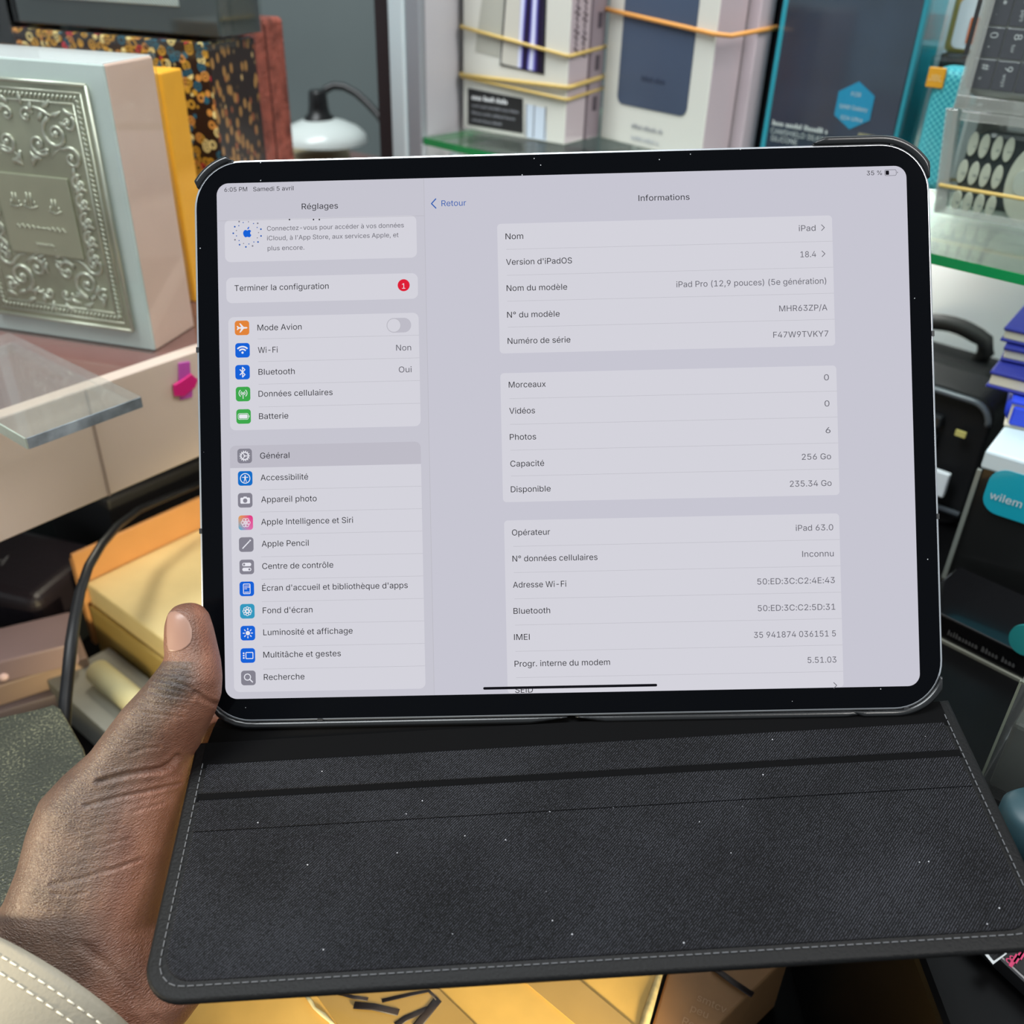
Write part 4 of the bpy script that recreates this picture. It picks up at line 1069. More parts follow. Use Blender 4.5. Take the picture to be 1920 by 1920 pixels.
for k, yy in enumerate((.008, .0185)):
    b = MB(); P_s = [(W1 + .0006, yy + .0035 * math.sin(j * 1.25 + k) * (.6 + .4 * math.cos(j * .37)), zs0 - .004 * k + .046 * j / 60) for j in range(61)]; b.tube(P_s, .00055, DMV, 6); b.build('side_text', pbx)
def band(M, pts, r, label, grp, sag=0, m=None, w_=None, dd_=None):
    """rubber band round a box: front pixel heights give z at the left and right edge"""
    (xa, za), (xb, zb) = pts
    h_ = r + .0007; loop = [(xa, -h_, za), ((xa + xb) / 2, -h_, (za + zb) / 2 - sag), (xb, -h_, zb), (w_ + h_, 0, zb), (w_ + h_, dd_, zb + .003), (w_ * .5, dd_ + h_, zb + .002), (-h_, dd_, za + .001), (-h_, 0, za)]
    bb = MB(); P = [Vector(p_) for p_ in loop] + [Vector(loop[0])]
    bb.tube(P, r, m or BAND, 6)
    return tag(bb.build('rubber_band', None, M), label, 'band', grp)
g1 = None
D1b = D1 + .022
for (ya, yb), r, lb in (((50, 104), .0013, 'tan band slanting across the handset picture on the phone box'), ((140, 163), .0016, 'upper knotted tan band round the phone box below the handset picture'), ((143, 186), .0012, 'lower tan band round the phone box just above its black label')):
    z1 = onface(F1, 867, ya)[1]; z2 = onface(F1, 1062, yb)[1]
    band(F1, ((0.0, z1), (W1, z2)), r, lb, None, .0, None, W1, D1b)
# second slim box right behind it
xb0 = F1 @ Vector((.002, D1 + .001, 0)); F1b = F1.copy(); F1b.translation = xb0
b = MB(); b.box((0, 0, 0), (W1, .018, H1 - .006), SIDEM, .001)
for k in range(4): b.box((W1 - .0002, .006, .02 + .028 * k), (W1 + .0005, .011, .030 + .028 * k), pbr('dark_mauve_text', rgb(70, 60, 70), .5))
tag(b.build('phone_box', None, F1b), 'slim mauve-grey box standing directly behind the white phone box', 'box')

# white box with the blue-grey handset back
B0 = onz(1125, 258, -.14); B1 = onz(1312, 303, -.14); xd = d2(B0, B1); W2 = math.hypot(*xd); F2 = FR((B0.x, B0.y, -.14), xd); H2 = .19
D2 = .030
wb2 = thing('phone_box', 'white box printed with a blue-grey phone back, standing mid shelf behind the tablet', 'box', F2)
b = MB(); b.box((0, 0, 0), (W2, D2, H2), BODYW, .0008); b.box((W2 - .0006, .001, .001), (W2 + .0004, D2 - .001, H2 - .001), SIDEL); b.build('carton', wb2)
t = NT('blue_grey_gradient_print'); p = t.n('BsdfPrincipled', i_Roughness=.3, i_0=(.1, .1, .1, 1)); nz = t.n('TexNoise', i_Scale=9.0, i_Detail=0.0); t.l(t.coord(), nz.inputs['Vector']); t.l(t.ramp(nz.outputs[0], [(.3, rgb(62, 73, 92)), (.7, rgb(72, 86, 108))]), p.inputs['Base Color']); t.l(p.outputs[0], t.out.inputs[0])
xl, zt = onface(F2, 1168, 60); xr, zb_ = onface(F2, 1288, 208)
b = MB(); b.prism(rrect(xl, zb_ - .004, xr, .20, .006), .0003, .0006, t.m, 0, FACE); b.build('printed_handset', wb2)
xt, zt = onface(F2, 1185, 236); put_smudge(wb2, 'label_text', xt, zt - .001, .030, .0030, pbr('mid_grey_print', rgb(150, 152, 156), .5), seed=11); put_smudge(wb2, 'label_text', xt + .001, zt - .009, .027, .0028, pbr('pale_grey_print', rgb(176, 180, 184), .5), seed=12)
put_smudge(wb2, 'label_text', (xl + xr) / 2 - .011, onface(F2, 1230, 155)[1], .022, .0036, pbr('dark_blue_print', rgb(48, 58, 78), .4), off=.0009, seed=13)
z1 = onface(F2, 1146, 18)[1]; z2 = onface(F2, 1330, 62)[1]
# slim dark box behind it
F2b = F2.copy(); F2b.translation = F2 @ Vector((.006, D2 + .001, 0))
b = MB(); b.box((0, 0, 0), (W2 + .004, .016, H2 - .01), SIDEL, .001); tag(b.build('phone_box', None, F2b), 'slim mauve box between the white printed box and the dark box', 'box')
band(F2, ((0, z1), (W2, z2)), .0016, 'tan band round the white box with the blue-grey phone back', None, 0, pbr('orange_tan_band', rgb(214, 150, 76), .5), W2 + .01, D2 + .018)
F2c = F2.copy(); F2c.translation = F2 @ Vector((.012, D2 + .019, 0))
dk = thing('phone_box', 'dark slim box with a grey printed panel left of the teal-edged case box', 'box', F2c)
b = MB(); b.box((0, 0, 0), (W2 + .004, .009, .155), BLACKG, .001); b.build('carton', dk)
b = MB(); b.box((W2 + .0038, .001, .092), (W2 + .0046, .0085, .154), pbr('grey_mauve_label', rgb(130, 122, 124), .5)); sl_ = b.build('side_label', dk)
for k, ch in enumerate(('B', '@', 'd', '6')): put_text(sl_, 'label_text', ch, 0, 0, .008, SIDEM, F=Matrix.Translation((W2 + .0050, .0012, .1 + .013 * k)) @ SIDEF)

# teal-edged phone case box
C0 = onz(1420, 300, -.14); C1 = onz(1662, 348, -.14); xd = d2(C0, C1); W3 = math.hypot(*xd); F3 = FR((C0.x, C0.y, -.14), xd); D3 = .03; H3 = .2
tc_ = thing('phone_case_box', 'dark phone case box with bright teal edges and a teal hexagon sticker', 'box', F3)
TEALM = pbr('bright_teal_card', rgb(14, 160, 182), .35, coat=.3); NAVY = pbr('dark_navy_window', rgb(46, 60, 82), .12, 0, .5, coat=.8, noise=.35, nscale=14)
b = MB(); b.box((0, .0006, 0), (W3, D3, H3), TEALM, .0012); b.build('carton', tc_)
b = MB(); b.box((.0045, -.0006, .002), (W3 - .003, .001, H3 - .002), NAVY, .0004); fr3 = b.build('front_window', tc_)
hx, hz = onface(F3, 1603, 198); HEX = pbr('teal_sticker', rgb(0, 150, 196), .35)
b = MB(); R6 = onface(F3, 1641, 198)[0] - hx; b.prism([q_ for k in range(6) for q_ in [(hx + R6 * 1.06 * math.cos(math.radians(30 + 60 * k)), hz + R6 * 1.06 * math.sin(math.radians(30 + 60 * k)))]], .0008, .0012, HEX, 0, FACE); hxo = b.build('hexagon_sticker', tc_)
for txt, dz, s_ in (('FOR', .0065, .0050), ('SAM Galaxy', -.0015, .0050), ('S24 Ultra', -.0080, .0050)): put_text(hxo, 'sticker_text', txt, hx, hz + dz - .001, s_, WHM, off=.0014, align='CENTER')
for txt, px, py, s_ in (('CAMSHIELD SILKY', 1447, 243, .0066), ('SILICONE', 1447, 257, .0066)):
    x, z = onface(F3, px, py); put_text(fr3, 'printed_title', txt, x, z - .002, s_, WHM, off=.0009)
x, z = onface(F3, 1450, 228); put_smudge(fr3, 'printed_title', x, z - .002, .042, .0034, WHM, off=.0009, seed=14)
b = MB(); x, z = onface(F3, 1610, 255); b.box((x, -.0012, z - .004), (x + .018, -.0004, z + .002), pbr('pale_gold_label', rgb(186, 176, 140), .35, .4)); b.build('gold_label', tc_)
CLB = clear('clear_box_plastic', gloss=.05, rough=.09)
b = MB(); b.box((.0025, -.0035, .0005), (W3 + .004, -.0028, H3), CLB); b.box((W3 + .0035, -.0035, .0005), (W3 + .0042, D3, H3), CLB); b.build('clear_sleeve', tc_)

# speaker in a clear pack
S0 = onz(1684, 357, -.14); FS = FR((S0.x, S0.y, -.14), (.80, -.60))
spk = thing('speaker_pack', 'teal mesh speaker with an orange logo square in a clear pack', 'speaker', FS)
hS = onface(FS, 1735, 103)[1]; hb_ = hS - .006
t = NT('teal_woven_mesh'); p = t.n('BsdfPrincipled', i_Roughness=.6); ck = t.n('TexChecker', i_Scale=520.0); ck.inputs['Color1'].default_value = rgb(34, 150, 170); ck.inputs['Color2'].default_value = rgb(96, 200, 206); t.l(t.coord(), ck.inputs[0]); t.l(ck.outputs[0], p.inputs['Base Color']); t.l(p.outputs[0], t.out.inputs[0])
b = MB(); b.box((.003, .004, .002), (.027, .028, hb_), t.m, .006, 4); b.build('speaker_body', spk)
xo, zo = onface(FS, 1734, 163, .003); x1_, z1_ = onface(FS, 1776, 128, .003)
b = MB(); b.box((xo, .0028, zo), (x1_, .0042, z1_), pbr('orange_logo', rgb(240, 168, 40), .4), .0006); lg = b.build('logo_badge', spk)
put_text(lg, 'logo_text', 'JBL', (xo + x1_) / 2, (zo + z1_) / 2 - .0018, .0068, pbr('cream_print', rgb(244, 214, 150), .5), F=face((xo + x1_) / 2, (zo + z1_) / 2 - .0018, -.0026), align='CENTER', bold=.03)
b = MB(); b.box((.0278, .004, .002), (.0305, .028, hb_ - .02), WHITEP, .001); b.build('white_backing', spk)
b = MB(); b.box((0, 0, 0), (.033, .032, hS), CLB, .002); b.build('clear_pack', spk)

# little tan boxes with white faces, stacked at the back
T0 = atd(1765, 98, .605) - CAM; tz = T0.z; FT0 = (.82, -.57)
TAN = pbr('tan_card', rgb(206, 168, 92), .45); tzs = [tz, tz + .0345]
hh = .033
for k, (lb, colr) in enumerate((('lower tan-edged box with an orange mark, stacked behind the keypad phones', (226, 110, 34)), ('upper tan-edged box with a blue mark, on top of the orange-marked one', (70, 96, 190)))):
    FTk = FR((T0.x, T0.y, tz + k * .0345), FT0)
    tt_ = thing('small_box', lb, 'box', FTk, 'tan boxes behind the keypad phones')
    b = MB(); b.box((0, 0, 0), (.046, .03, .034), TAN, .004, 4); b.build('carton', tt_)
    b = MB(); b.prism(rrect(.0045, .003, .045, .031, .004), .0002, .0006, WHITEP, 0, FACE); fo = b.build('white_face', tt_)
    b = MB(); b.prism(rrect(.013, .006, .028, .021, .001), .0006, .0010, pbr('logo_mark', rgb(*colr), .45), 0, FACE); b.build('logo_mark', fo)
b = MB(); b.box((0, 0, -.14 - tz), (.046, .03, -.0005), BLACKM, .001); tag(b.build('small_box', None, FR((T0.x, T0.y, tz), FT0)), 'dark box under the two tan-edged boxes, behind the speaker', 'box')

# keypad phones in blister packs
BL = clear('blister_plastic', gloss=.14, rough=.05, haze=.18, hazecol=(.72, .73, .68, 1))
BLS = clear('blister_face_plastic', gloss=.10, rough=.04)
L0 = onz(1752, 398, -.14); FL0 = FR((L0.x, L0.y, -.14), (.795, -.607), 0.06)
hL = onface(FL0, 1775, 203)[1]
def kcell(M, px, py, y=0.0): return onface(M, px, py, y)
ph = thing('keypad_phone', 'dark keypad phone with white oval keys in a clear blister pack', 'phone', FL0)
PHD = pbr('dark_grey_phone', rgb(58, 64, 66), .3, 0, .5, coat=.3); OVM = pbr('cream_keys', rgb(206, 206, 190), .4)
xa, za = onface(FL0, 1772, 402, .006); xb, zb = onface(FL0, 1800, 236, .006)
b = MB(); b.prism(rrect(xa + .001, .005, .15, hL - .009, .014, 8), -.022, -.006, PHD, .003, FACE); b.build('phone_body', ph)
ov = ((1825, 270), (1846, 274), (1870, 278), (1892, 281), (1805, 321), (1826, 325), (1847, 329), (1870, 332), (1794, 375), (1814, 379), (1836, 382), (1858, 386))
chs = '*741085#963'
for k, (px, py) in enumerate(ov):
    x, z = onface(FL0, px, py, .006)
    hx_ = .0066 if k < 8 else .0058
    b = MB(); b.prism(disc(0, 0, .0027, 24, hx_), 0, .0014, OVM, .0006, Matrix.Translation((x, .006, z)) @ FACE); ko = b.build('key', ph)
    put_text(ko, 'key_label', (('*', '7', '4', '1') + ('0', '8', '5', '2') + ('#', '9', '6', '3'))[k], 0, 0, .0042, GREYM, F=Matrix.Translation((x, .0044, z - .001)) @ FACE @ Matrix.Rotation(-1.57, 4, 'Z'), align='CENTER')
x, z = onface(FL0, 1934, 345, .006)
b = MB(); b.prism(disc(x, z, .0135, 40, .0215), .0, .0016, OVM, .0007, Matrix.Translation((0, .006, 0)) @ FACE); nv = b.build('navigation_ring', ph)
b = MB(); b.prism(rrect(x - .009, z - .007, x + .009, z + .007, .005), .0016, .003, pbr('cream_key_centre', rgb(196, 200, 190), .3), .0005, Matrix.Translation((0, .006, 0)) @ FACE); b.build('centre_key', nv)
SHR = Matrix(((1, 0, -.15, 0), (0, 1, 0, 0), (0, 0, 1, 0), (0, 0, 0, 1)))
b = MB(); b.box((0, 0, 0), (.16, .0008, hL), BLS, 0, 2, SHR); b.box((0, 0, 0), (.0008, .028, hL), BL, 0, 2, SHR); b.box((0, 0, hL - .0008), (.16, .028, hL), BL, 0, 2, SHR); b.box((-.004, .0265, 0), (.164, .028, hL), BL, 0, 2, SHR)
b.box((0, -.0008, 0), (.16, 0.0002, .004), BL, .0003); b.box((0, -.0008, hL - .005), (.16, .0002, hL), BL, .0003); b.box((-.0006, -.0008, 0), (.006, .0002, hL), BL, .0003, 2, SHR); b.build('blister_pack', ph)
z1 = onface(FL0, 1752, 345)[1]; z2 = onface(FL0, 1920, 372)[1]
bb = MB(); bb.tube([Vector(p_) for p_ in ((-.0045, .0285, z1), (-.001, -.001, z1), (.08, -.0014, (z1 + z2) / 2), (.16, -.0012, z2), (.166, .0285, z2), (.08, .0292, z1), (-.0045, .0285, z1))], .0011, BAND, 6); tag(bb.build('rubber_band', None, FL0), 'yellow-tan band round the blister pack with white oval keys', 'band')
top0 = FL0 @ Vector((-.005, .001, hL + .0006)); FU = FL0.copy(); FU.translation = top0
ph2 = thing('keypad_phone', 'square-key dark phone in a clear blister pack, on top of the oval-key one', 'phone', FU)
def fu(px, py): return onface(FU, px, py, .006)
KPD = pbr('dark_violet_grey_keypad', rgb(58, 56, 66), .28, 0, .5, coat=.3); SILB = pbr('silver_phone_rim', rgb(170, 170, 160), .25, .6)
kx0, kz0 = fu(1812, 165); kx1 = .15
b = MB(); b.prism(rrect(kx0 - .003, kz0 - .004, kx1, .115, .010, 8), -.022, -.0062, SILB, .003, FACE); b.build('phone_body', ph2)
cw = .0125; rows = ((('#', '9', '6', '3'), 0), (('0', '8', '5', '2'), 1), (('*', '7', '4', '1'), 2))
rh = (fu(1858, 72)[1] - kz0) / 1.62
sub_ = {'7': 'pqrs', '8': 'tuv', '5': 'jkl', '2': 'abc', '9': 'wxyz', '6': 'mno', '3': 'def', '4': 'ghi', '0': '+', '*': '.', '#': 'o', '1': 'oo'}
for chars, r_ in rows:
    for c_, ch in enumerate(chars):
        x0_ = kx0 + c_ * cw; z0_ = kz0 + r_ * rh
        b = MB(); b.box((x0_ + .0003, .0046, z0_ + .0003), (x0_ + cw - .0003, .0066, z0_ + rh - .0003), KPD, .0005); ko = b.build('key', ph2)
        put_text(ko, 'key_label', ch, 0, 0, .0078, WHM, F=Matrix.Translation((x0_ + cw * .42, .0044, z0_ + rh * .72)) @ FACE @ Matrix.Rotation(-1.5, 4, 'Z'), align='CENTER')
        put_text(ko, 'key_label', sub_[ch], 0, 0, .0038, WHM, F=Matrix.Translation((x0_ + cw * .42, .0044, z0_ + rh * .36)) @ FACE @ Matrix.Rotation(-1.5, 4, 'Z'), align='CENTER')
HU = .115
b = MB(); b.box((0, 0, 0), (.155, .0008, HU), BLS); b.box((0, 0, 0), (.0008, .027, HU), BL); b.box((0, 0, 0), (.155, .027, .0008), BL); b.box((-.002, .0255, 0), (.158, .027, HU), BL)
b.box((0, -.0008, 0), (.155, .0002, .007), BL, .0003); b.box((-.0006, -.0008, 0), (.006, .0002, HU), BL, .0003); b.build('blister_pack', ph2)
b = MB(); xs_, zs_ = onface(FU, 1812, 98); b.box((xs_ - .001, -.0012, zs_ - .001), (xs_ + .0015, -.0009, zs_ + .026), BLACKM); b.build('hang_slot', ph2)

# ================================================================== LOWER RIGHT: cases, wallets, packages on the base cabinet
BZ = -.31
DARKP = pbr('black_case_plastic', rgb(21, 22, 24), .6, 0, .22, noise=.25, nscale=20); RIMP = pbr('dark_grey_rim', rgb(78, 84, 90), .3)
# carry case with arched handle
o = onz(1735, 800, BZ); KC = FR((o.x, o.y, BZ), SD)
xr_, zr_ = onface(KC, 1868, 712); xl_, zl_ = onface(KC, 1740, 655)
kc = thing('carry_case', 'black carry case with an arched handle, below the glass shelf', 'case', KC)
W_ = xr_; Hc = (zr_ + zl_) / 2
b = MB(); b.box((-.05, 0, 0), (W_, .034, Hc * .55), DARKP, .006, 3); b.build('case_body', kc)
b = MB(); b.box((-.05, -.002, Hc * .58), (W_, .036, Hc), DARKP, .008, 3); b.box((-.05, -.003, Hc * .55), (W_ + .001, .037, Hc * .58), RIMP, .001); b.build('lid', kc)
b = MB(); hl_ = onface(KC, 1742, 604, .018); hr_ = onface(KC, 1852, 640, .018)
pts = [(-.03, .018, Hc - .002), (-.024, .018, hl_[1] - .004), (hl_[0] - .01, .018, hl_[1] + .001)]
for k in range(8): f = k / 7; pts.append((hl_[0] * (1 - f) + hr_[0] * f - .002, .018, hl_[1] * (1 - f) + hr_[1] * f + .004 * math.sin(math.pi * f)))
pts += [(hr_[0] + .001, .018, hr_[1] - .008), (hr_[0] - .002, .018, Hc - .002)]
b.tube(pts, .0060, BLACKM, 10); b.build('handle', kc)
# second dark box behind at the right of it
o = onz(1800, 762, BZ)
b = MB(); b.box((.055, .040, 0), (.13, .052, .085), DARKP, .004); tag(b.build('storage_box', None, KC), 'plain dark box behind the carry case, left of the blue wallets', 'box')
# ribbed open tray; the highlight on its raised rim is painted grey
o = onz(1752, 985, BZ); TRY = FR((o.x - .06 * SD[0], o.y - .06 * SD[1], BZ), SD)
tx, tz_ = onface(TRY, 1868, 762)
tr = thing('plastic_tray', 'black ribbed plastic tray with rounded rim, its highlight painted grey, below the carry case', 'tray', TRY)
b = MB(); b.prism(rrect(0, 0, tx, tz_, .012, 8), -.040, -.004, DARKP, .002, FACE)
for k in range(5): b.box((.004, -.0008, .010 + tz_ * .15 * k), (tx - .026, .005, .010 + tz_ * .15 * k + .008), pbr('tray_rib', rgb(36, 38, 40), .35), .0015)
b.build('tray_body', tr)
b = MB(); rp = rrect(.001, .001, tx - .001, tz_ - .001, .012, 8); rp3 = [(q_[0], -.0005, q_[1]) for q_ in rp if q_[1] > .012]; b.tube(rp3, .0019, RIMP, 8); b.build('rim', tr)
b = MB(); x, z = onface(TRY, 1803, 812); b.box((x - .003, -.002, z - .0018), (x + .003, -.0006, z + .0018), pbr('gold_sticker', rgb(196, 186, 110), .4)); b.build('sticker', tr)
x, z = onface(TRY, 1765, 890); b = MB(); b.box((0, 0, 0), (.010, .004, .016), WHITEP, .0008); tag(b.build('paper_label', None, Matrix.Translation(TRY @ Vector((x - .004, -.0052, z - .012))) @ TRY.to_3x3().to_4x4()), 'small white paper label leaning on the black tray by the tablet edge', 'label')

# standing teal-labelled package and the flat black one in front
o = onz(1772, 1085, BZ); o2 = onz(1920, 1140, BZ); FA = FR((o.x, o.y, BZ), d2(o, o2))
hA = onface(FA, 1862, 848)[1]
pa = thing('gift_package', 'clear-topped black package with a teal round-cornered label, below the blue wallets', 'package', FA)
b = MB(); b.box((0, 0, 0), (.10, .05, hA), pbr('black_package_card', rgb(24, 25, 25), .3, 0, .5, coat=.4), .001); b.build('carton', pa)
xa, za = onface(FA, 1864, 872); xa2, za2 = onface(FA, 1905, 975); xa = min(xa, onface(FA, 1880, 940)[0]) 
b = MB(); b.prism(rrect(xa, za2, xa + .045, za, .009, 8), .0004, .0012, TEALM, 0, FACE); tl_ = b.build('teal_label', pa)
put_text(tl_, 'label_text', 'wilem', xa + .003, onface(FA, 1872, 930)[1] - .002, .0085, WHM, off=.0016)
b = MB(); b.box((-.001, -.001, hA - .0105), (.101, .051, hA + .0005), pbr('white_blue_lid', rgb(196, 212, 218), .3, coat=.4), .0015); b.build('lid', pa)
b = MB(); b.box((-.0018, -.0022, 0), (.0004, .0003, hA - .011), pbr('clear_edge', rgb(120, 126, 120), .2)); b.box((-.0018, -.0022, 0), (.1, .0003, .0015), pbr('clear_edge_low', rgb(96, 96, 84), .2)); b.build('clear_edge', pa)
o = onz(1772, 1205, BZ); o2 = onz(1920, 1280, BZ); FB = FR((o.x, o.y, BZ), d2(o, o2))
fp = thing('flat_package', 'flat black package with faint lettering and a teal sticker, in front of the teal-labelled one', 'package', FB)
hB = onface(FB, 1778, 1158)[1]
b = MB(); b.box((-.02, 0, 0), (.10, .05, hB), BLACKG, .001); b.build('carton', fp)
b = MB(); b.box((-.02, -.0015, -.0001), (.10, .0005, .0016), pbr('clear_edge_grey', rgb(124, 126, 116), .25)); b.build('clear_edge', fp)
x, z = onface(FB, 1908, 1192); b = MB(); b.prism(disc(x + .004, z, .0075, 28, .0085), .0002, .001, pbr('soft_teal_sticker', rgb(40, 150, 150), .5), 0, FACE); b.build('teal_sticker', fp)
x, z = onface(FB, 1778, 1186); put_smudge(fp, 'printed_title', x, z - .001, .034, .0032, pbr('dim_grey_print', rgb(84, 84, 84), .5), seed=15)
# clear empty box in front at the right
o = onz(1830, 1480, BZ); FCb = FR((o.x, o.y, BZ), (.77, -.64)); hC = onface(FCb, 1903, 1272)[1]
cb = thing('clear_box', 'clear plastic box with a dark insert, at the right edge beside the tablet flap', 'box', FCb)
b = MB(); b.box((.003, .004, .001), (.09, .046, hC * .62), pbr('dark_olive_insert', rgb(44, 48, 42), .6, noise=.3, nscale=40), .002); b.build('insert', cb)
b = MB(); b.box((0, 0, 0), (.095, .05, hC), clear('clear_box_wall', gloss=.07, rough=.06, haze=.05), .0006); b.box((-.0004, -.0004, 0), (.0006, .0006, hC), pbr('clear_box_edge', rgb(110, 116, 104), .2)); b.box((0, -.0004, hC - .0006), (.095, .0006, hC + .0002), pbr('clear_box_edge_top', rgb(90, 96, 86), .2)); b.build('box_wall', cb)
o = onz(1912, 1590, BZ)
b = MB(); b.lathe([(0, 0), (.010, 0), (.0125, .004), (.0125, .020), (.010, .024), (0, .024)], pbr('dark_teal_rubber', rgb(34, 62, 70), .5), 32); tag(b.build('small_speaker', None, Matrix.Translation(o)), 'dark teal round gadget at the right edge beside the tablet flap', 'gadget')
# blue wallets, lying fanned on the package lid
BLUE1 = pbr('navy_blue_leather', rgb(34, 40, 132), .5, bump=.2, bscale=500); BLUE2 = pbr('bright_blue_leather', rgb(38, 66, 206), .45, bump=.2, bscale=500); CREAM = pbr('cream_edge', rgb(214, 206, 186), .5)
zt_ = BZ + hA + .0006
tips = [((1884, 790), BLUE2), ((1850, 716), BLUE1), ((1877, 667), BLUE1), ((1877, 630), BLUE1)]
wl_lab = ['bright blue wallet lowest of the blue stack, resting on the white package lid', 'navy wallet second from the bottom of the blue stack, sticking out furthest to the left', 'navy wallet third from the bottom of the blue stack', 'navy wallet on top of the blue stack at the right edge']
z_ = zt_; th_ = [.0155, .0098, .0085, .0085]
for k, ((px, py), m) in enumerate(tips):
    tip = onz(px, py, z_ + .003)
    M_ = FR((tip.x, tip.y, z_), (.84, -.54)) @ Matrix.Rotation((.10, -.05, .03, -.06)[k], 4, 'Z')
    w = thing('wallet', wl_lab[k], 'wallet', M_, 'blue wallets stacked at the right edge')
    T_ = th_[k]
    b = MB(); b.box((.001, .001, .0016), (.066, .099, T_ - .0016), CREAM, .0008); b.build('cream_core', w)
    b = MB(); b.box((.0, .0, T_ - .0022), (.067, .10, T_), m, .0009); b.box((0, 0, 0), (.067, .10, .0018), m if k else CREAM, .0007); b.build('cover', w)
    if k == 0:
        b = MB(); b.tube([(.0055, 0.006 + .017 * j, T_ / 2) for j in range(6)], T_ / 2 - .0005, m, 14); b.build('rounded_spine', w)
        b = MB(); b.box((.002, -.0012, .002), (.066, .002, T_ - .003), m, .001); b.build('front_fold', w)
    z_ += T_ + .0004

# bottom right: label box, black bag
o = onz(1838, 1792, BZ); o2 = onz(1925, 1874, BZ); FLb = FR((o.x, o.y, BZ), d2(o, o2))
lbx = thing('labelled_box', 'thin black box with white barcode label and pink symbols, under the lower flap corner', 'box', FLb)
b = MB(); b.box((-.02, 0, 0), (.07, .026, .008), BLACKM, .0006); b.box((-.02, -.0006, .0066), (.07, .0004, .0078), pbr('grey_box_edge', rgb(150, 148, 150), .5)); b.build('carton', lbx)
PINK = pbr('pink_print', rgb(206, 60, 110), .5)
def topq(M, pts, z):
    I = M.inverted(); out = []
    for px, py in pts:
        a = I @ CAM; d = I.to_3x3() @ ray(px, py); t_ = (z - a.z) / d.z; q_ = a + d * t_; out.append((q_.x, q_.y))
    return out
b = MB(); q_ = topq(FLb, ((1842, 1784), (1879, 1770), (1888, 1788), (1862, 1808)), .0084); b.prism(q_, .0081, .0084, WHITEP)
wlb = b.build('white_label', lbx)
b = MB(); a_, c_ = Vector(q_[0]), Vector(q_[1]); d_, e_ = Vector(q_[3]), Vector(q_[2])
for k in range(9):
    f = .25 + k * .07; p1 = a_.lerp(d_, f).lerp(c_.lerp(e_, f), .15); p2 = a_.lerp(d_, f).lerp(c_.lerp(e_, f), .85)
    dn = (p2 - p1).normalized(); nn = Vector((-dn.y, dn.x)) * (.00012 + .0001 * (k % 3)); b.prism([p1 + nn, p1 - nn, p2 - nn, p2 + nn], .0086, .0086, INKM)
b.build('bar_code', wlb)
q_ = topq(FLb, ((1884, 1800), (1896, 1800)), .0084); qq = Vector(q_[0]); ang = math.atan2(q_[1][1] - q_[0][1], q_[1][0] - q_[0][0])
put_text(lbx, 'pink_symbol', '&', 0, 0, .0075, PINK, F=Matrix.Translation((qq.x, qq.y, .0083)) @ Matrix.Rotation(ang - .9, 4, 'Z'), bold=.02)
b = MB()
for k in range(3):
    q_ = topq(FLb, ((1894 + 9 * k, 1812 - 7 * k), (1908 + 9 * k, 1790 - 7 * k)), .0084); a_, c_ = Vector(q_[0]), Vector(q_[1]); dn = (c_ - a_).normalized(); nn = Vector((-dn.y, dn.x)) * .0006; b.prism([a_ + nn, a_ - nn, c_ - nn, c_ + nn], .0082, .0084, PINK)
b.build('pink_bars', lbx)

# ================================================================== BOTTOM: cardboard boxes on the packing table
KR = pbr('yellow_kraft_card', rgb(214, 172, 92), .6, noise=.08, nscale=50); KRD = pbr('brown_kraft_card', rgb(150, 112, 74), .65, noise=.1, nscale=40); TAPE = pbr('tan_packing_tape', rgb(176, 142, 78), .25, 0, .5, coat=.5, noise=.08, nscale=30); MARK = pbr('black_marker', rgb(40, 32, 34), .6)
YT = -.400
c1 = onz(1237, 1815, YT); c2 = onz(1205, 1920, YT)
ex = Vector((c1.x - c2.x, c1.y - c2.y, 0)).normalized(); fwd = ex; rgt = Vector((fwd.y, -fwd.x, 0))
# frame: x to the right, y away, corner = nearest right top edge point
YW, YD = .205, .235
oy = Vector((c2.x, c2.y, 0)) - fwd * .09 - rgt * YW
FY = FR((oy.x, oy.y, TZ), (rgt.x, rgt.y)); YH = YT - TZ
cy = thing('cardboard_box', 'yellow-lit cardboard box with tan tape and black marker strokes, directly under the flap', 'box', FY)
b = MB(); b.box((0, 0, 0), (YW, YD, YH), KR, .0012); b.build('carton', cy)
def top_poly(name, parent, M, z, th, pts, m):
    q_ = topq(M, pts, z + th); bb = MB(); bb.prism(q_, z + .0001, z + th, m); return bb.build(name, parent)
t1_ = top_poly('packing_tape', cy, FY, YH, .0006, ((540, 1790), (745, 1780), (900, 1930), (650, 1945)), TAPE)
t2_ = top_poly('packing_tape', cy, FY, YH, .0006, ((935, 1800), (1035, 1795), (1215, 1945), (1120, 1955)), TAPE)
b = MB()
pp = [topq(FY, ((px, py),), YH + .001)[0] for px, py in ((566, 1858), (582, 1876), (590, 1890), (606, 1902), (620, 1915), (634, 1935))]
b.tube([(x, y, YH + .0008) for x, y in pp], [.0004, .0011, .0008, .0013, .0009, .0012], pbr('torn_paper_white', rgb(236, 222, 170), .6), 6, .4); b.build('torn_tape_edge', t1_)
b = MB()
for pl, w in (([(718, 1842), (640, 1856)], .0016), ([(636, 1860), (662, 1868), (690, 1872)], .0012), ([(664, 1882), (700, 1885), (748, 1896)], .0024), ([(716, 1875), (770, 1863), (804, 1856), (820, 1872)], .0011), ([(822, 1872), (806, 1892), (780, 1925)], .0019), ([(802, 1890), (760, 1908), (742, 1921)], .0015)):
    pts = [topq(FY, (q_,), YH + .0012)[0] for q_ in pl]
    b.tube([(x, y, YH + .0007) for x, y in pts], w, MARK, 8, .15)
b.build('marker_strokes', t1_)
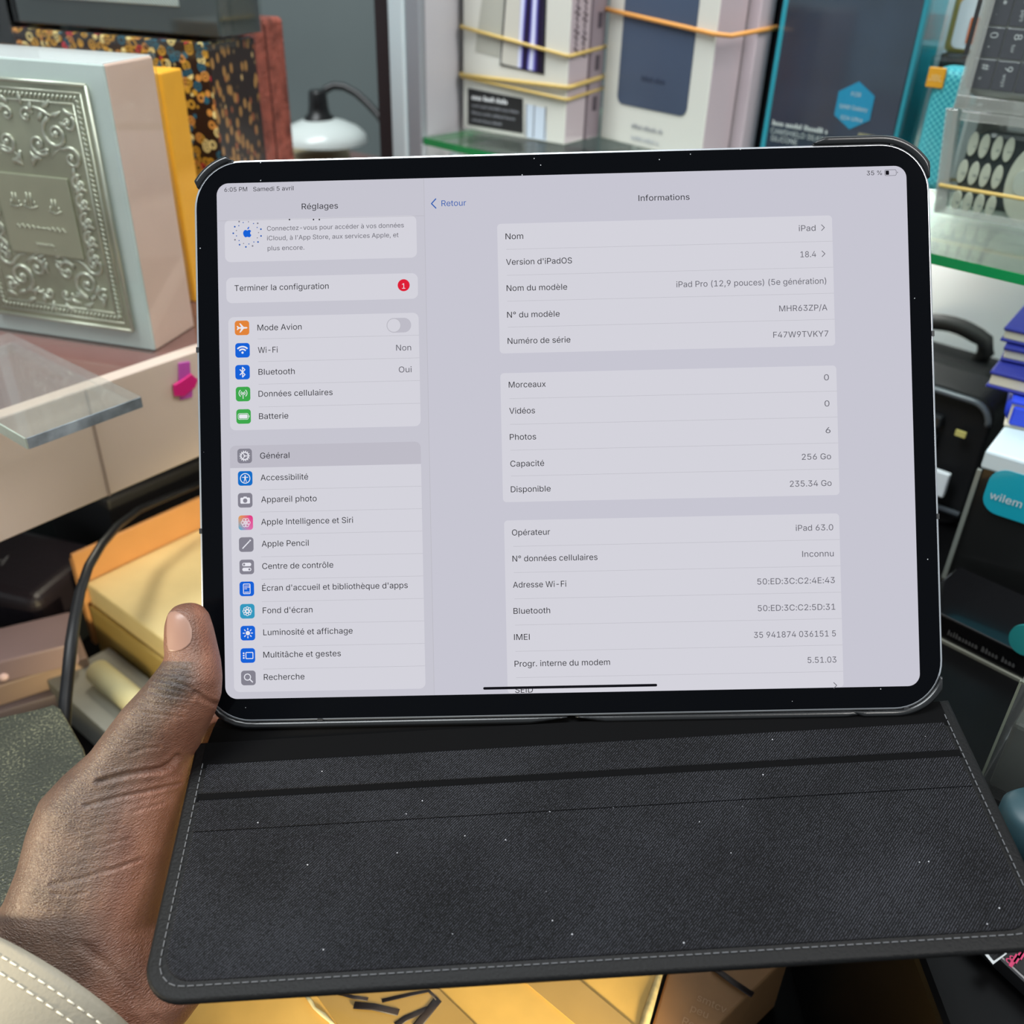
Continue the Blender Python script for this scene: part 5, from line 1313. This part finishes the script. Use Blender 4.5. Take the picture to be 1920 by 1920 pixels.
b = MB(); pts = [((YW + .0006), YD - .02 - .03 * k, YH - .0008 + .0008 * math.sin(k * 2.1)) for k in range(9)]; b.tube(pts, [.0018 + .0006 * math.sin(k * 1.7) for k in range(9)], pbr('corrugated_pale_edge', rgb(224, 200, 140), .7, noise=.2, nscale=300), 8); b.build('corrugated_edge', cy)
# brown box right of it
BT = -.408
g1_ = onz(1475, 1790, BT); g2_ = onz(1340, 1925, BT); dg_ = Vector((g1_.x - g2_.x, g1_.y - g2_.y, 0)).normalized()
rg_ = Vector((dg_.y, -dg_.x, 0)); BRW = .16
ob_ = Vector((g2_.x, g2_.y, 0)) - dg_ * .03 - rg_ * BRW
ob2 = Vector((c1.x, c1.y, 0)) - fwd * .13 + rgt * .0035
FBr = FR((ob2.x, ob2.y, TZ), (rgt.x, rgt.y)); BH = BT - TZ
cbx = thing('cardboard_box', 'brown cardboard flap box with faint lettering and a black stripe, right of the yellow-lit box', 'box', FBr)
ya_ = topq(FBr, ((1242, 1790),), BH)[0][1]; yb_ = topq(FBr, ((1205, 1940),), BH)[0][1]
ol = [(0.0, yb_), *topq(FBr, ((1320, 1948), (1480, 1793)), BH), (0.0, ya_)]
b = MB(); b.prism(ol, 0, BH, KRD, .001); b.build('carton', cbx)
for pl, w in (([(1338, 1812), (1376, 1840), (1412, 1864)], .0022),):
    pts = [topq(FBr, (q_,), BH + .0012)[0] for q_ in pl]; b = MB(); b.tube([(x, y, BH + .0005) for x, y in pts], w, MARK, 8, .2); b.build('black_stripe', cbx)
LGT = pbr('pale_brown_print', rgb(176, 142, 108), .6)
for txt, px, py in (('smtcv', 1306, 1876), ('peu', 1294, 1896), ('Re', 1278, 1920)):
    x, y = topq(FBr, ((px, py),), BH)[0]; x2, y2 = topq(FBr, ((px + 60, py + 28),), BH)[0]
    put_text(cbx, 'printed_lettering', txt, 0, 0, .0068, LGT, F=Matrix.Translation((x, y, BH + .0003)) @ Matrix.Rotation(math.atan2(y2 - y, x2 - x), 4, 'Z'))
# ================================================================== LOWER LEFT: under the counter board
LT = -.385
e1 = onz(160, 1092, LT); e2 = onz(310, 1203, LT); xd = d2(e1, e2); LL = math.hypot(*xd)
FL_ = FR((e1.x, e1.y, TZ), xd); LH = LT - TZ
lb = thing('cardboard_box', 'large pale cardboard box with a raised orange-brown flap, left of the tablet', 'box', FL_)
ORK = pbr('orange_brown_card', rgb(196, 140, 84), .6, noise=.06, nscale=30); W4 = .17; b = MB(); b.box((0, 0, 0), (W4, .16, LH), pbr('pale_kraft_card', rgb(230, 208, 150), .55, noise=.05, nscale=40), .0015); b.build('carton', lb)
b = MB(); fz = onface(Matrix.Translation((0, 0, 0)) @ FL_, 160, 1040)[1]
b.box((-.003, -.004, LH * .2), (0.0, .165, LH + .024), ORK, .0008); b.box((-.006, -.004, LH * .2), (-.0032, .165, LH + .019), ORK, .0008); b.build('side_flap', lb)
b = MB(); b.box((.004, -.0035, .004), (W4, -.0005, LH - .016), pbr('olive_kraft_card', rgb(176, 150, 84), .6, noise=.05, nscale=40), .001); b.build('front_flap', lb)
# grey long box below it
b = MB(); b.box((.026, -.05, 0), (.12, -.006, LH * .42), pbr('grey_card', rgb(140, 140, 132), .6, noise=.1, nscale=30), .001); tag(b.build('carton_box', None, FL_), 'low grey carton in front of the large pale cardboard box', 'box')
b = MB(); b.tube([(.052, -.028, LH * .42 + .0082), (.13, -.028, LH * .42 + .0082)], .008, pbr('cream_roll', rgb(214, 206, 160), .5), 16); tag(b.build('paper_roll', None, FL_), 'cream paper roll lying on the low grey carton behind the thumb', 'roll')
# black box behind the flap
o = onz(250, 985, TZ); FK = FR((e1.x - .012, e1.y + .02, TZ), (.603, .798))
b = MB(); b.box((.035, .012, 0), (.20, .11, LH + .03), BLACKM, .002); tag(b.build('storage_box', None, FK), 'black box behind the raised flap of the large cardboard box, under the counter board', 'box')
# black pouch box with emblem at far left
o = onz(112, 1150, -.392)
FH = FR((o.x - .130, o.y + .040, TZ), (.96, -.28)); HH = .062
hb2 = thing('perfume_case', 'black rounded case with a faint grey letter emblem, at the far left edge', 'case', FH)
b = MB(); b.box((0, 0, .024), (.115, .07, HH), pbr('violet_black_leather', rgb(38, 33, 40), .38, 0, .5, bump=.2, bscale=300), .008, 4); b.build('case_body', hb2)
x, y = topq(FH, ((10, 1052),), HH)[0]
put_text(hb2, 'emblem', 'H', 0, 0, .022, GREYM, F=Matrix.Translation((x - .006, y - .008, HH + .0004)) @ Matrix.Rotation(.35, 4, 'Z'))
b = MB(); b.box((.002, .002, 0), (.113, .068, .024), pbr('grey_base', rgb(104, 108, 100), .5), .002); b.build('case_foot', hb2)
# small boxes in front of it
PINKB = [pbr('mauve_pink_card', rgb(148, 126, 126), .45), pbr('beige_pink_card', rgb(154, 130, 114), .5), pbr('grey_pink_card', rgb(122, 108, 108), .5)]
o = onz(45, 1290, TZ + .02)
FP = FR((o.x - .014, o.y - .024, TZ), (.86, .5))
zz = 0
for k, (h_, dx, dy, lb_) in enumerate(((.018, 0, 0, 'lowest of three small pinkish boxes stacked at the left edge'), (.016, .003, .004, 'beige-pink middle box of the three small stacked boxes'), (.017, -.002, .006, 'mauve-pink topmost of the three small stacked boxes, with a shiny dot'))):
    r_ = thing('small_carton', lb_, 'box', FP @ Matrix.Translation((dx, dy, zz)) @ Matrix.Rotation((0, .06, -.05)[k], 4, 'Z'), 'small pinkish boxes at the left edge')
    b = MB(); b.box((0, 0, 0), (.062, .036, h_), PINKB[2 - k] if k != 1 else PINKB[1], .0012); b.build('carton', r_)
    if k == 2: b = MB(); b.lathe([(0, .0012), (.0026, .001), (.0032, 0), (0, 0)], pbr('pink_pearl', rgb(250, 214, 206), .15), 16, Matrix.Translation((.018, -.0001, .005)) @ Matrix.Rotation(math.pi / 2, 4, 'X')); b.build('shiny_dot', r_)
    zz += h_ + .0004
# dark card at the far left bottom
b = MB(); b.box((-.09, -.03, 0), (-.012, .04, .05), BLACKM, .002); tag(b.build('storage_box', None, FP), 'black box at the left edge beside the small pinkish boxes', 'box')
# cable
P_ = [(380, 905, .67), (320, 930, .655), (262, 955, .63), (222, 985, .59), (190, 1022, .55), (166, 1062, .53), (150, 1110, .515), (140, 1160, .505), (133, 1210, .49), (127, 1270, .487), (123, 1310, .483), (121, 1350, .480), (119, 1400, .478)]
b = MB(); b.tube([atd(*q_) for q_ in P_], [.0020 + .0012 * min(1, k / 8) for k in range(len(P_))], pbr('black_cable_rubber', rgb(16, 16, 18), .45, 0, .3), 12); tag(b.build('cable', None), 'thick black cable hanging in front of the large pale cardboard box', 'cable')

# speckled dark green slab behind the hand
GT = -.340
k1 = onz(108, 1320, GT); k0 = onz(0, 1345, GT); k2 = onz(156, 1402, GT)
xd = Vector((k1.x - k0.x, k1.y - k0.y, 0)).normalized()
t = NT('green_speckled_leather'); p = t.n('BsdfPrincipled', i_Roughness=.4); nz = t.n('TexNoise', i_Scale=900.0, i_Detail=2.0); t.l(t.coord(), nz.inputs['Vector']); n2 = t.n('TexNoise', i_Scale=30.0, i_Detail=3.0); t.l(t.coord(), n2.inputs['Vector'])
ad = t.n('Math', operation='MULTIPLY_ADD', i_1=.4); t.l(n2.outputs[0], ad.inputs[0]); t.l(nz.outputs[0], ad.inputs[2])
t.l(t.ramp(ad.outputs[0], [(.45, rgb(36, 39, 33)), (.76, rgb(54, 57, 47)), (.95, rgb(126, 124, 98))]), p.inputs['Base Color']); bp = t.n('Bump', i_Strength=.5, i_Distance=.0006); t.l(nz.outputs[0], bp.inputs['Height']); t.l(bp.outputs[0], p.inputs['Normal']); t.l(p.outputs[0], t.out.inputs[0])
FG = FR((k1.x, k1.y, GT), (xd.x, xd.y)) @ Matrix.Rotation(0, 4, 'Z')
b = MB(); q_ = topq(FG, ((-260, 1400), (60, 1331), (100, 1320), (112, 1326), (156, 1402), (172, 1470), (125, 1580), (80, 1690), (30, 1722), (-260, 1650)), 0)
b.prism(q_, -.006, 0, t.m, .0012); gs = b.build('green_case', None, FG); tag(gs, 'dark green speckled leather slab behind the wrist at the left edge', 'case')
b = MB(); b.prism([(x * .80 - .02, y * .7 - .014) for x, y in q_], TZ - GT, -.0062, BLACKM); tag(b.build('storage_box', None, FG), 'black stand under the green speckled slab, left of the hand', 'box')
